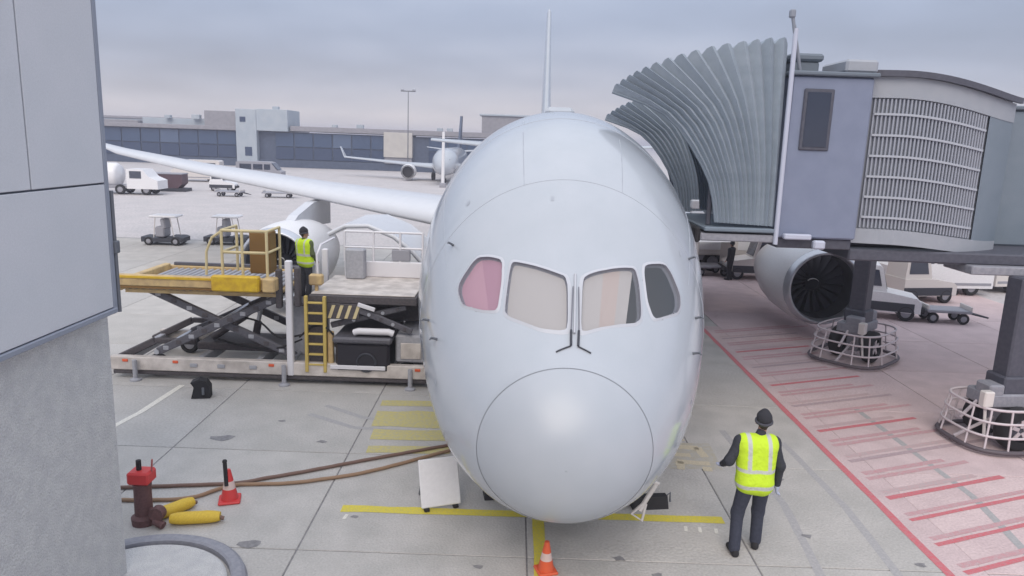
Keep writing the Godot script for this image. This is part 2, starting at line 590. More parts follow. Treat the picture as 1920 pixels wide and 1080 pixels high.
	pb.lathe([Vector2(0.0, 0.055), Vector2(1.02, 0.055), Vector2(1.05, 0.04), Vector2(1.05, -0.01)], Vector3.ZERO, Basis.IDENTITY, 56, true)
	obj("cover", pb, mats["cast_concrete"], pit)
	var rb := B.new()
	rb.lathe([Vector2(1.09, 0.0), Vector2(1.09, 0.075), Vector2(1.12, 0.095), Vector2(1.22, 0.095), Vector2(1.26, 0.07), Vector2(1.29, 0.0)], Vector3.ZERO, Basis.IDENTITY, 56, true)
	obj("rim", rb, mats["bogie_grey"], pit)

# ---------------------------------------------------------------- the terminal wall beside the camera
func make_building():
	var t := thing("terminal_wall", "pale grey panelled terminal wall above a concrete base, left of the stand", "building")
	# concrete base, set back
	var b := B.new()
	b.span(Vector3(-9.5, -0.02, -8.1), Vector3(-4.6, 3.36, 3.0), 0.02)
	obj("concrete_base", b, mats["cast_concrete"], t)
	# backing behind the panels, seen only in the grooves
	var k := B.new()
	k.span(Vector3(-9.5, 3.5, -7.86), Vector3(-4.46, 9.4, 3.0))
	obj("panel_backing", k, mats["groove"], t)
	# panels: rows meet at 4.8 m, columns at z = -6.7
	var rows := [[3.44, 4.795], [4.815, 7.6], [7.62, 9.4]]
	var cols := [[-7.9, -6.71], [-6.69, -4.2], [-4.18, -1.7], [-1.68, 0.8], [0.82, 3.0]]
	for r in rows.size():
		for c in cols.size():
			var z0: float = cols[c][0]
			if r == 0 and c == 0: continue
			if r == 0 and c == 1: z0 = cols[0][0]
			var p := B.new()
			p.span(Vector3(-4.48, rows[r][0], z0), Vector3(-4.42, rows[r][1], cols[c][1]), 0.006)
			obj("wall_panel", p, mats["wall_panel"], t)
	for r in rows.size():
		var p := B.new()
		p.span(Vector3(-9.5, rows[r][0], -7.93), Vector3(-4.49, rows[r][1], -7.87), 0.006)
		obj("wall_panel", p, mats["wall_panel"], t)
	# drip edge and corner trim
	var d := B.new()
	d.span(Vector3(-4.66, 3.37, -7.96), Vector3(-4.40, 3.43, 3.0), 0.01)
	obj("drip_edge", d, mats["wall_trim"], t)
	var e := B.new()
	e.span(Vector3(-4.50, 3.36, -7.985), Vector3(-4.415, 9.4, -7.905), 0.012)
	obj("corner_trim", e, mats["wall_trim"], t)
	var f := B.new()
	f.tube([Vector3(-4.43, 3.36, -8.03), Vector3(-4.43, 4.72, -8.03)], 0.025, 8)
	f.box(Vector3(-4.43, 4.1, -8.02), Vector3(0.09, 0.14, 0.09), 0.01)
	obj("conduit", f, mats["mid_metal"], t)

# ---------------------------------------------------------------- far terminal
func make_terminal():
	var t := thing("terminal_building", "long low terminal with dark glazed front beyond the parked airliner", "building", Vector3(0, -0.02, -120))
	var b := B.new()
	b.span(Vector3(-120, 0, -30), Vector3(14, 5.6, -0.4))
	obj("wall", b, mats["terminal_dark"], t)
	b = B.new()
	b.span(Vector3(-120, 5.6, -30.5), Vector3(-41.9, 6.25, 0.4), 0.05)
	b.span(Vector3(-36.4, 5.8, -30.5), Vector3(14, 6.6, 0.4), 0.05)
	obj("roof_edge", b, mats["terminal_roof"], t)
	b = B.new()
	b.span(Vector3(-120, 0.0, -0.4), Vector3(14, 1.2, -0.1))
	obj("plinth", b, mats["terminal_dark"], t)
	# glazed bays, each pane on its own
	var x := -70.0
	var n := 0
	while x < 12.0:
		for row in [[1.3, 3.2], [3.35, 5.5]]:
			if (x > -45.2 and x < -41.0) or (x > -21.6 and x < -16.6): continue
			var p := B.new()
			p.span(Vector3(x, row[0], -0.38), Vector3(x + 2.9, row[1], -0.2), 0.03)
			obj("pane", p, mats["terminal_glass_deep" if row[0] < 2.0 else ("terminal_glass_pale" if n % 9 == 4 else "terminal_glass")], t)
		x += 3.1
		n += 1
	b = B.new()
	b.span(Vector3(-45.0, 0, -6), Vector3(-41.7, 9.0, 0.8), 0.05)
	b.span(Vector3(-41.7, 5.7, -6), Vector3(-36.7, 9.1, 0.75), 0.05)
	obj("stair_tower", b, mats["terminal_pale"], t)
	for q in [[-44.3, 7.0, 0.9, 0.8], [-43.6, 1.7, 1.1, 1.4]]:
		b = B.new()
		b.span(Vector3(q[0], q[1], 0.78), Vector3(q[0] + q[2], q[1] + q[3], 0.86))
		obj("window", b, mats["terminal_glass_deep"], t)
	b = B.new()
	b.span(Vector3(-50.2, 5.9, -8), Vector3(-45.05, 8.6, 0.2), 0.05)
	obj("plant_room", b, mats["terminal_roof"], t)
	b = B.new()
	b.span(Vector3(-61.0, 6.2, -9), Vector3(-50.3, 7.2, -1.5), 0.05)
	obj("plant_room", b, mats["terminal_pale"], t)
	b = B.new()
	b.span(Vector3(-68.0, 6.2, -9), Vector3(-61.5, 6.7, -1.0), 0.05)
	obj("plant_room", b, mats["terminal_roof"], t)
	b = B.new()
	b.span(Vector3(-21.4, 2.2, -4), Vector3(-16.8, 6.15, 0.6), 0.04)
	obj("cream_bay", b, mats["terminal_cream"], t)
	b = B.new()
	b.span(Vector3(-21.3, 1.2, -3.9), Vector3(-16.9, 2.19, 0.3), 0.04)
	obj("cream_bay_base", b, mats["vehicle_grey"], t)
	b = B.new()
	b.span(Vector3(-5.8, 6.6, -12), Vector3(10.0, 9.3, -1), 0.05)
	obj("plant_room", b, mats["terminal_roof"], t)
	b = B.new()
	b.span(Vector3(-6.2, 9.3, -12.3), Vector3(10.3, 9.6, -0.7), 0.05)
	obj("plant_room_roof", b, mats["terminal_pale"], t)
	for q in [[-57.0, 0.5], [-52.6, 0.7], [-39.5, 0.5], [-30.0, 0.45], [-26.0, 0.6], [-13.0, 0.5], [-11.4, 0.5]]:
		b = B.new()
		var y0: float = 9.1 if q[0] > -41.7 and q[0] < -36.7 else (7.2 if q[0] < -50 else 6.6)
		b.span(Vector3(q[0], y0, -1.5), Vector3(q[0] + q[1] * 1.8, y0 + q[1], -0.6), 0.03)
		obj("roof_vent", b, mats["terminal_pale"], t)
	# far low hall behind
	var h := thing("distant_hall", "flat pale hall showing over the terminal roof at far left", "building", Vector3(0, -0.02, -190))
	b = B.new()
	b.span(Vector3(-150, 0, -20), Vector3(-82, 7.8, 0), 0.1)
	obj("wall", b, mats["terminal_pale"], h)
	b = B.new()
	b.span(Vector3(-151, 7.8, -20.5), Vector3(-81, 8.4, 0.4), 0.1)
	obj("roof", b, mats["terminal_roof"], h)
	# floodlight mast
	var m := thing("floodlight_mast", "thin floodlight mast rising above the cream bay of the terminal", "light mast", Vector3(-16.4, -0.02, -112))
	b = B.new()
	b.tube([Vector3(0, 0, 0), Vector3(0, 12.2, 0)], 0.09, 8, true, 0.05)
	obj("pole", b, mats["mid_metal"], m)
	b = B.new()
	b.span(Vector3(-1.1, 12.1, -0.1), Vector3(1.1, 12.25, 0.1), 0.02)
	obj("crossarm", b, mats["mid_metal"], m)
	for sx in [-0.85, 0.85]:
		b = B.new()
		b.box(Vector3(sx, 12.4, 0.05), Vector3(0.5, 0.25, 0.35), 0.04)
		obj("floodlight", b, mats["bright_metal"], m)

# ---------------------------------------------------------------- airliner
# stations: distance behind the nose tip, half width, top, bottom
const ST := [[0.0, 0.0, 1.88, 1.88], [0.05, 0.38, 2.22, 1.52], [0.2, 0.7, 2.52, 1.22], [0.5, 1.04, 2.84, 0.98], [0.9, 1.33, 3.15, 0.82], [1.4, 1.6, 3.55, 0.72], [2.0, 1.83, 4.08, 0.7], [2.6, 2.0, 4.63, 0.7], [3.2, 2.13, 5.06, 0.7], [4.0, 2.26, 5.48, 0.7], [5.0, 2.35, 5.78, 0.7], [6.5, 2.4, 5.97, 0.7], [9.0, 2.4, 6.0, 0.7], [29.0, 2.4, 6.0, 0.7], [34.0, 2.05, 5.98, 1.6], [38.0, 1.4, 5.85, 3.0], [42.5, 0.4, 5.3, 4.5]]
func station(u: float, k: int) -> float:
	var s := sqrt(maxf(u, 0.0))
	var i := 0
	while i < ST.size() - 2 and sqrt(ST[i + 1][0]) <= s: i += 1
	var s0 := sqrt(ST[i][0])
	var s1 := sqrt(ST[i + 1][0])
	var h := s1 - s0
	var t := clampf((s - s0) / h, 0.0, 1.0)
	var m := [0.0, 0.0]
	for e in 2:
		var q := i + e
		if q == 0: m[e] = (ST[1][k] - ST[0][k]) / sqrt(ST[1][0])
		elif q < ST.size() - 1:
			var d0: float = (ST[q][k] - ST[q - 1][k]) / (sqrt(ST[q][0]) - sqrt(ST[q - 1][0]))
			var d1: float = (ST[q + 1][k] - ST[q][k]) / (sqrt(ST[q + 1][0]) - sqrt(ST[q][0]))
			if d0 * d1 > 0.0: m[e] = 2.0 * d0 * d1 / (d0 + d1)
	var t2 := t * t
	var t3 := t2 * t
	return (2 * t3 - 3 * t2 + 1) * ST[i][k] + (t3 - 2 * t2 + t) * h * m[0] + (-2 * t3 + 3 * t2) * ST[i + 1][k] + (t3 - t2) * h * m[1]

func skin(u: float, th: float, off := 0.0) -> Vector3:
	var w := station(u, 1)
	var t := station(u, 2)
	var b := station(u, 3)
	var cy := b + (t - b) * 0.47
	var c := cos(th)
	var p := Vector3(w * sin(th), cy + ((t - cy) * c if c > 0.0 else (cy - b) * c), -u)
	if off == 0.0: return p
	var e := 0.01
	var du := skin(u + e, th) - skin(u - e, th)
	var dt := skin(u, th + e) - skin(u, th - e)
	var n := dt.cross(du).normalized()
	if n.dot(Vector3(sin(th), c, 0.3)) < 0.0: n = -n
	return p + n * off

func seam_u(th: float) -> float:
	return 0.475 + 0.075 * cos(th)

func round_poly(p: PackedVector2Array, times := 2) -> PackedVector2Array:
	for k in times:
		var q := PackedVector2Array()
		for i in p.size():
			var a := p[i]
			var b := p[(i + 1) % p.size()]
			q.append(a.lerp(b, 0.17))
			q.append(a.lerp(b, 0.83))
		p = q
	return p

func centre(p: PackedVector2Array) -> Vector2:
	var c := Vector2.ZERO
	for q in p: c += q / p.size()
	return c

# a patch of the aircraft skin, from its middle (or an inner ring) to its outline
func skin_patch(p: PackedVector2Array, from_s: float, to_s: float, off: float, rings := 5, off2 := -1.0) -> B:
	var c := centre(p)
	var rows := []
	for r in rings + 1:
		var s := lerpf(from_s, to_s, float(r) / rings)
		var row := []
		for q in p:
			var v := c + (q - c) * s
			row.append(skin(v.x, v.y, off if off2 < 0.0 else lerpf(off, off2, float(r) / rings)))
		rows.append(row)
	var b := B.new()
	b.grid(rows, false, true)
	return b

func skin_line(pts: Array, r: float, off: float) -> B:
	var l := []
	for i in pts.size() - 1:
		for k in 6:
			var q: Vector2 = pts[i].lerp(pts[i + 1], k / 6.0)
			l.append(skin(q.x, q.y, off))
	l.append(skin(pts[-1].x, pts[-1].y, off))
	var b := B.new()
	b.tube(l, r, 6)
	return b

func v2(a: Array) -> PackedVector2Array:
	var p := PackedVector2Array()
	for q in a: p.append(Vector2(q[0], q[1]))
	return p

func wing_loft(secs: Array) -> B:
	# sections: [leading edge point, chord, thickness]; chord runs aft (-z)
	var prof := [[0.0, 0.0], [0.012, 0.28], [0.05, 0.52], [0.15, 0.8], [0.35, 0.85], [0.6, 0.6], [0.85, 0.26], [1.0, 0.02], [0.85, -0.02], [0.6, -0.12], [0.35, -0.2], [0.15, -0.24], [0.05, -0.2], [0.012, -0.13]]
	var rows := []
	for s in secs:
		var row := []
		for q in prof:
			row.append(s[0] + Vector3(0, q[1] * s[2], -q[0] * s[1]))
		rows.append(row)
	var b := B.new()
	b.grid(rows, false, true)
	return b

const WINDOWS := [
	[[[2.217, -0.689], [2.117, -0.579], [1.993, -0.48], [1.719, -0.502], [1.445, -0.557], [1.42, -0.59], [1.52, -0.7], [1.769, -0.866], [1.993, -0.888], [2.092, -0.866]], [[-2.0, -0.66, "reflection_rose"], [-0.66, 0.0, "reflection_rose_deep"]], "side cockpit window backed by rose panels standing in for reflections"],
	[[[1.918, -0.403], [1.818, -0.281], [1.694, -0.116], [1.619, 0.0], [0.99, 0.0], [0.972, -0.083], [1.022, -0.248], [1.246, -0.469], [1.345, -0.513], [1.47, -0.491], [1.868, -0.425]], [[-2.0, 2.0, "reflection_beige"]], "front cockpit window backed by a beige panel standing in for reflections"],
	[[[1.619, 0.105], [1.694, 0.16], [1.893, 0.403], [1.968, 0.502], [1.818, 0.546], [1.47, 0.601], [1.395, 0.601], [1.296, 0.557], [0.99, 0.16], [0.99, 0.105]], [[-2.0, 0.27, "reflection_beige"], [0.27, 0.4, "reflection_peach"], [0.4, 0.5, "reflection_beige"]], "front cockpit window whose painted reflection panels stop short of the outer edge"],
	[[[2.092, 0.579], [2.316, 0.755], [2.291, 0.822], [2.167, 0.943], [2.042, 0.965], [1.893, 0.943], [1.545, 0.744], [1.545, 0.7], [1.669, 0.634], [1.968, 0.579]], [], "clear side cockpit window, dark inside"]]

func fuselage_mesh() -> ArrayMesh:
	var nv := 240
	var holes := []
	for w in WINDOWS:
		var p := round_poly(v2(w[0]), 2)
		var c := centre(p)
		var q := PackedVector2Array()
		for v in p: q.append(c + (v - c) * 1.03)
		holes.append(q)
	var fr := []
	for i in 101: fr.append(i / 100.0 * 2.6)
	for i in range(1, 46):
		var f := i / 45.0
		fr.append(2.6 + 39.4 * (0.25 * f + 0.75 * f * f))
	var nu := fr.size()
	var us := PackedFloat32Array()
	var vs := PackedVector3Array()
	for i in nu:
		for j in nv:
			var th := TAU * j / nv - PI
			var u0 := seam_u(th) + 0.005
			# rows start along the slanted radome seam and straighten by the windows
			var d: float = fr[i]
			var u := minf(d + lerpf(u0, 0.5, clampf(d / 0.4, 0.0, 1.0)), 42.5)
			us.append(u)
			vs.append(skin(u, th))
	var ns := PackedVector3Array()
	for i in nu:
		for j in nv:
			var du := vs[mini(i + 1, nu - 1) * nv + j] - vs[maxi(i - 1, 0) * nv + j]
			var dv := vs[i * nv + (j + 1) % nv] - vs[i * nv + (j + nv - 1) % nv]
			var n := dv.cross(du).normalized()
			var o := vs[i * nv + j] - Vector3(0, 2.6, vs[i * nv + j].z)
			ns.append(n if n.dot(o) > 0.0 else -n)
	var idx := PackedInt32Array()
	for i in nu - 1:
		for j in nv:
			var a := i * nv + j
			var b := i * nv + (j + 1) % nv
			if us[a] > 0.9 and us[a] < 2.45:
				var th := TAU * (j + 0.5) / nv - PI
				if absf(th) < 1.1:
					var mid := Vector2((us[a] + us[a + nv]) * 0.5, th)
					var open := false
					for h in holes:
						if Geometry2D.is_point_in_polygon(mid, h): open = true
					if open: continue
			var c := a + nv
			var d := b + nv
			if (vs[c] - vs[a]).cross(vs[b] - vs[a]).dot(ns[a]) > 0.0: idx.append_array([a, b, c, b, d, c])
			else: idx.append_array([a, c, b, b, c, d])
	var arr := []
	arr.resize(Mesh.ARRAY_MAX)
	arr[Mesh.ARRAY_VERTEX] = vs
	arr[Mesh.ARRAY_NORMAL] = ns
	arr[Mesh.ARRAY_INDEX] = idx
	var me := ArrayMesh.new()
	me.add_surface_from_arrays(Mesh.PRIMITIVE_TRIANGLES, arr)
	return me

func make_airliner():
	var t := thing("airliner", "white twin-engined airliner parked nose on to the camera", "airplane", Vector3(0.66, 0, -7.45), -deg_to_rad(1.5))
	var white: Material = mats["aircraft_white"]
	var nv := 96
	# radome
	var rows := []
	for i in 26:
		var f := float(i) / 25.0
		var row := []
		for j in nv:
			var th := TAU * j / nv
			row.append(skin(maxf(f * f * (seam_u(th) - 0.005), 1e-5), th))
		rows.append(row)
	var b := B.new()
	b.grid(rows, false, true)
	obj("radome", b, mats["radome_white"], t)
	rows = []
	for du in [-0.012, 0.012]:
		var row := []
		for j in nv:
			var th := TAU * j / nv
			var p := skin(seam_u(th) + du, th, -0.006)
			row.append(p)
		rows.append(row)
	b = B.new()
	b.grid(rows, false, true)
	obj("radome_seam", b, mats["seam"], t)
	# fuselage, with the cockpit window openings left out
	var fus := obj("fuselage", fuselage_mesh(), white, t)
	b = B.new()
	b.box(skin(9.2, 0.0) + Vector3(0, 0.05, 0), Vector3(0.62, 0.18, 1.6), 0.08)
	obj("antenna_fairing", b, white, fus)
	# cockpit windows: frame, reveal, pane, and panels behind it coloured to stand in for reflections
	for w in WINDOWS:
		var poly := round_poly(v2(w[0]), 2)
		var node := part("cockpit_window", t)
		node.set_meta("label", w[2])
		obj("frame", skin_patch(poly, 0.99, 1.09, 0.012, 3, 0.001), mats["window_frame"], node)
		obj("reveal", skin_patch(poly, 0.955, 0.992, -0.07, 4, 0.012), mats["gasket"], node)
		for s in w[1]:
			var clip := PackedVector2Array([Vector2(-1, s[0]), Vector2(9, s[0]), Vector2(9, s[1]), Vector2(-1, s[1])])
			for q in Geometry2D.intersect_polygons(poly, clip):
				obj("reflection_panel", skin_patch(q, 0.0, 1.0, -0.05, 5), mats[s[2]], node)
		obj("glass", skin_patch(poly, 0.0, 0.975, -0.012, 5), mats["cockpit_glass"], node)
	# flight deck behind the windows
	var deck := part("flight_deck", t)
	b = B.new()
	b.span(Vector3(-1.2, 2.2, -2.0), Vector3(1.2, 2.95, -1.45), 0.08)
	obj("instrument_panel", b, mats["cockpit_grey"], deck)
	for sx in [-0.55, 0.55]:
		b = B.new()
		b.box(Vector3(sx, 2.5, -2.6), Vector3(0.5, 0.14, 0.5), 0.05)
		b.box(Vector3(sx, 2.95, -2.85), Vector3(0.48, 0.9, 0.14), 0.06)
		b.box(Vector3(sx, 3.48, -2.86), Vector3(0.26, 0.22, 0.1), 0.04)
		obj("pilot_seat", b, mats["cockpit_grey"], deck)
	rows = []
	for f in [0.0, 0.5, 0.97]:
		var row := []
		for j in 32:
			var p := skin(3.2, TAU * j / 32)
			row.append(Vector3(p.x * f, 2.9 + (p.y - 2.9) * f, -3.2))
		rows.append(row)
	b = B.new()
	b.grid(rows, false, true)
	obj("bulkhead", b, mats["cockpit_grey"], deck)
	# centre post and wipers
	obj("centre_post", skin_line([Vector2(1.66, 0.053), Vector2(0.95, 0.053)], 0.016, 0.016), mats["window_frame"], t)
	for s in [[0.024, -0.116, 0.73], [0.09, 0.215, 0.75]]:
		var wp := part("wiper", t)
		obj("blade", skin_line([Vector2(1.5, s[0] + (0.012 if s[0] < 0.05 else -0.012)), Vector2(0.98, s[0])], 0.007, 0.03), mats["gasket"], wp)
		obj("arm", skin_line([Vector2(0.98, s[0]), Vector2(0.80, s[0])], 0.014, 0.025), mats["dark_metal"], wp)
		obj("pivot", skin_line([Vector2(0.80, s[0]), Vector2(s[2], s[1])], 0.009, 0.012), mats["dark_metal"], wp)
	# probes
	for q in [[1.85, -1.23], [2.72, -0.89], [1.85, 1.26], [2.95, 1.02], [2.3, 1.2], [2.3, -1.3]]:
		b = B.new()
		var a := skin(q[0], q[1], -0.01)
		var o := skin(q[0], q[1], 0.09)
		b.tube([a, a.lerp(o, 0.6), o + Vector3(0, 0, 0.02), o + Vector3(0, 0, 0.09)], 0.02, 6, true, 0.012)
		obj("air_probe", b, mats["mid_metal"], t)
	# skin joints: two frames round the crown and a lap each side, and small placards
	for u in [2.95, 5.1]:
		var l := []
		for k in 13: l.append(Vector2(u, -1.75 + k * 3.5 / 12.0))
		obj("skin_joint", skin_line(l, 0.005, 0.0), mats["skin_joint"], t)
	for th in [-0.98, 1.04, -0.3, 0.38]:
		obj("skin_joint", skin_line([Vector2(2.5 if absf(th) > 0.5 else 2.95, th), Vector2(4.5, th), Vector2(9.0, th)], 0.005, 0.0), mats["skin_joint"], t)
	for q in [[3.2, -0.75, 0.09], [2.6, -0.12, 0.07], [2.75, 0.9, 0.07], [1.5, -1.45, 0.08], [1.5, 1.5, 0.08]]:
		obj("placard", skin_patch(round_poly(v2([[q[0], q[1]], [q[0] + q[2], q[1]], [q[0] + q[2], q[1] + q[2] * 0.35], [q[0], q[1] + q[2] * 0.35]]), 1), 0.0, 1.0, 0.003, 1), mats["skin_joint"], t)
	# forward door on the bridge side: groove, sill and handle
	var door := part("cabin_door", t)
	for e in [[[6.7, 0.98], [7.6, 0.98]], [[7.6, 0.98], [7.6, 1.95]], [[6.7, 0.98], [6.7, 1.95]], [[6.7, 1.95], [7.6, 1.95]]]:
		obj("door_groove", skin_line([Vector2(e[0][0], e[0][1]), Vector2(e[1][0], e[1][1])], 0.012, 0.0), mats["seam"], door)
	# belly panel lines near the nose gear and the gear itself
	var gear := part("nose_gear", t)
	b = B.new()
	b.tube([Vector3(0, 1.2, -3.0), Vector3(0, 0.36, -2.9)], 0.09, 10)
	b.tube([Vector3(-0.3, 0.34, -2.9), Vector3(0.3, 0.34, -2.9)], 0.06, 8)
	b.tube([Vector3(0, 0.6, -2.92), Vector3(0, 1.0, -4.0)], 0.05, 8)
	obj("strut", b, mats["bright_metal"], gear)
	for sx in [-0.27, 0.27]:
		b = B.new()
		b.lathe([Vector2(0.16, -0.1), Vector2(0.28, -0.11), Vector2(0.34, -0.06), Vector2(0.345, 0.0), Vector2(0.34, 0.06), Vector2(0.28, 0.11), Vector2(0.16, 0.1)], Vector3(sx, 0.345, -2.9), Basis(Vector3.BACK, -PI / 2), 24)
		obj("tyre", b, mats["black_rubber"], gear)
		b = B.new()
		b.lathe([Vector2(0.0, -0.07), Vector2(0.17, -0.09), Vector2(0.17, 0.09), Vector2(0.0, 0.07)], Vector3(sx, 0.345, -2.9), Basis(Vector3.BACK, -PI / 2), 20, true)
		obj("wheel_hub", b, mats["bright_metal"], gear)
	for s in [-1.0, 1.0]:
		b = B.new()
		b.prism(PackedVector2Array([Vector2(0, 0), Vector2(0.9, 0.0), Vector2(1.25, 0.16), Vector2(1.25, 0.5), Vector2(0, 0.5)]), Vector3(s * 0.62, 0.36, -1.95), Vector3(0, 0, -1), Vector3(s * 0.28, 1, 0).normalized(), Vector3(s * 0.045, 0, 0))
		obj("gear_door", b, white, gear)
	b = B.new()
	var arm := [Vector3(1.42, 0.72, -2.2), Vector3(1.3, 0.52, -2.16), Vector3(1.2, 0.34, -2.12)]
	b.tube(arm, 0.035, 8)
	b.tube([Vector3(1.46, 0.72, -2.2), Vector3(1.3, 0.78, -2.2)], 0.03, 8)
	b.tube([Vector3(1.24, 0.44, -2.13), Vector3(1.08, 0.3, -2.1), Vector3(1.24, 0.2, -2.1), Vector3(1.28, 0.44, -2.13)], 0.025, 8)
	obj("drain_mast", b, mats["vehicle_cream"], t)
	# wings
	for s in [-1.0, 1.0]:
		var secs := [[Vector3(s * 1.2, 2.75, -12.6), 9.5, 0.95], [Vector3(s * 3.6, 2.95, -14.5), 7.0, 0.72], [Vector3(s * 8.0, 3.3, -17.5), 4.9, 0.52], [Vector3(s * 14.0, 3.78, -21.5), 3.3, 0.36], [Vector3(s * 19.4, 4.28, -25.4), 2.1, 0.26], [Vector3(s * 21.6, 4.6, -27.6), 0.9, 0.12], [Vector3(s * 22.2, 4.72, -28.6), 0.1, 0.02]]
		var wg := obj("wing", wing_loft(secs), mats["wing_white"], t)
		for f in [6.4, 10.2, 13.6]:
			b = B.new()
			var y: float = 2.9 + (f - 3.6) * 0.085
			var zz: float = -14.5 - (f - 3.6) * 0.69
			b.lathe([Vector2(0.0, 0.0), Vector2(0.16, 0.5), Vector2(0.2, 1.4), Vector2(0.14, 2.6), Vector2(0.0, 3.4)], Vector3(s * f, y - 0.22, zz - 2.4), Basis(Vector3.RIGHT, -PI / 2), 12)
			obj("flap_fairing", b, white, wg)
		# engine
		var en := part("engine", t)
		en.position = Vector3(s * 8.08, 1.52, -13.6)
		var ax := Basis(Vector3.RIGHT, -PI / 2)
		b = B.new()
		b.lathe([Vector2(1.14, 0.28), Vector2(1.2, 0.75), Vector2(1.22, 1.3), Vector2(1.2, 2.2), Vector2(1.12, 3.0), Vector2(0.98, 3.7), Vector2(0.86, 4.2), Vector2(0.8, 4.2), Vector2(0.8, 3.6)], Vector3.ZERO, ax, 56)
		obj("nacelle", b, mats["vehicle_white"], en)
		b = B.new()
		b.lathe([Vector2(0.95, 0.3), Vector2(0.965, 0.14), Vector2(0.985, 0.04), Vector2(1.015, 0.0), Vector2(1.05, 0.02), Vector2(1.09, 0.1), Vector2(1.137, 0.275)], Vector3.ZERO, ax, 56)
		obj("inlet_lip", b, mats["lip_metal"], en)
		b = B.new()
		b.lathe([Vector2(0.95, 0.3), Vector2(0.94, 0.6), Vector2(0.95, 1.2), Vector2(0.9, 2.0), Vector2(0.8, 2.6), Vector2(0.8, 3.6)], Vector3.ZERO, ax, 56)
		obj("inlet_duct", b, mats["mid_metal"], en)
		b = B.new()
		b.lathe([Vector2(0.27, 1.24), Vector2(0.42, 1.9), Vector2(0.5, 2.6), Vector2(0.8, 2.6)], Vector3.ZERO, ax, 40)
		obj("core_casing", b, mats["fan_dark"], en)
		for k in 18:
			b = B.new()
			var an := TAU * k / 18.0
			var rad := Vector3(cos(an), sin(an), 0)
			var tang := Vector3(-sin(an), cos(an), 0)
			var rr := []
			for q in [[0.25, 0.06, 0.9], [0.55, 0.1, 0.6], [0.93, 0.13, 0.35]]:
				var dir: Vector3 = (tang * (1.0 - q[2] * 0.5) + Vector3(0, 0, -1) * q[2]).normalized()
				var sw: Vector3 = tang * (q[0] * q[0] * 0.12)
				rr.append([rad * q[0] + sw - dir * q[1] + Vector3(0, 0, -1.08), rad * q[0] + sw + Vector3(0, 0, -1.06), rad * q[0] + sw + dir * q[1] + Vector3(0, 0, -1.08)])
			b.grid(rr)
			obj("fan_blade", b, mats["fan_dark"], en)
		b = B.new()
		b.lathe([Vector2(0.0, 0.62), Vector2(0.08, 0.7), Vector2(0.2, 0.95), Vector2(0.27, 1.15), Vector2(0.27, 1.24)], Vector3.ZERO, ax, 24)
		obj("spinner", b, mats["dark_metal"], en)
		b = B.new()
		var sp := []
		for k in 12:
			var an := 0.4 + k * 0.22
			var r := 0.06 + k * 0.013
			sp.append(Vector3(cos(an) * r, sin(an) * r, -(0.65 + r * 1.45)) + Vector3(0, 0, 0.02))
		b.tube(sp, 0.022, 6)
		obj("spinner_swirl", b, mats["vehicle_white"], en)
		b = B.new()
		b.prism(PackedVector2Array([Vector2(1.0, 1.0), Vector2(5.6, 0.7), Vector2(5.6, 1.65), Vector2(3.6, 1.62), Vector2(1.9, 1.34)]), Vector3(-0.15, 0, 0), Vector3(0, 0, -1), Vector3.UP, Vector3(0.3, 0, 0))
		obj("pylon", b, mats["wing_white"], en)
		# tailplane
		obj("tailplane", wing_loft([[Vector3(s * 0.8, 4.9, -35.5), 4.2, 0.4], [Vector3(s * 7.2, 5.3, -39.8), 1.6, 0.16]]), white, t)
	# fin
	var prof := [[0.0, 0.0], [0.05, 0.5], [0.2, 0.9], [0.4, 1.0], [0.7, 0.6], [1.0, 0.03], [0.7, -0.6], [0.4, -1.0], [0.2, -0.9], [0.05, -0.5]]
	rows = []
	for s in [[5.4, -31.5, 7.5, 0.34], [6.6, -33.0, 6.2, 0.3], [9.8, -36.4, 4.4, 0.22], [13.3, -39.8, 2.6, 0.15], [13.55, -40.5, 1.4, 0.05]]:
		var row := []
		for q in prof: row.append(Vector3(q[1] * s[3], s[0], s[1] - q[0] * s[2]))
		rows.append(row)
	b = B.new()
	b.grid(rows, false, true)
	obj("fin", b, white, t)
	# main gear, mostly hidden
	for s in [-1.0, 1.0]:
		var mg := part("main_gear", t)
		b = B.new()
		b.tube([Vector3(s * 3.3, 2.6, -19.5), Vector3(s * 3.3, 0.5, -19.5)], 0.14, 10)
		b.span(Vector3(s * 3.3 - 0.1, 0.4, -20.2), Vector3(s * 3.3 + 0.1, 0.6, -18.8), 0.03)
		obj("strut", b, mats["bright_metal"], mg)
		for q in [[-0.4, -18.95], [0.4, -18.95], [-0.4, -20.05], [0.4, -20.05]]:
			b = B.new()
			b.lathe([Vector2(0.0, -0.14), Vector2(0.25, -0.17), Vector2(0.42, -0.16), Vector2(0.48, -0.08), Vector2(0.48, 0.08), Vector2(0.42, 0.16), Vector2(0.25, 0.17), Vector2(0.0, 0.14)], Vector3(s * 3.3 + q[0], 0.485, q[1]), Basis(Vector3.BACK, -PI / 2), 20)
			obj("tyre", b, mats["black_rubber"], mg)
	# open cargo door on the loader side: a curved piece of skin with its frame
	var cd := part("cargo_door", t)
	var curve := [Vector2(-2.2, 1.75), Vector2(-2.75, 2.0), Vector2(-3.1, 2.22), Vector2(-3.45, 2.62), Vector2(-3.95, 3.0), Vector2(-4.6, 3.25), Vector2(-5.2, 3.22), Vector2(-5.6, 3.0)]
	for e in [[0.0, "wing_white", "door_skin"], [-0.11, "vehicle_cream", "door_lining"]]:
		var rr := []
		for z in [-10.7, -11.5, -12.4, -13.1]:
			var row := []
			for i in curve.size():
				var tg: Vector2 = (curve[mini(i + 1, curve.size() - 1)] - curve[maxi(i - 1, 0)]).normalized()
				var n := Vector2(-tg.y, tg.x)
				if n.y < 0.0: n = -n
				var q: Vector2 = curve[i] + n * e[0]
				row.append(Vector3(q.x, q.y, z))
			rr.append(row)
		b = B.new()
		b.grid(rr)
		obj(e[2], b, mats[e[1]], cd)
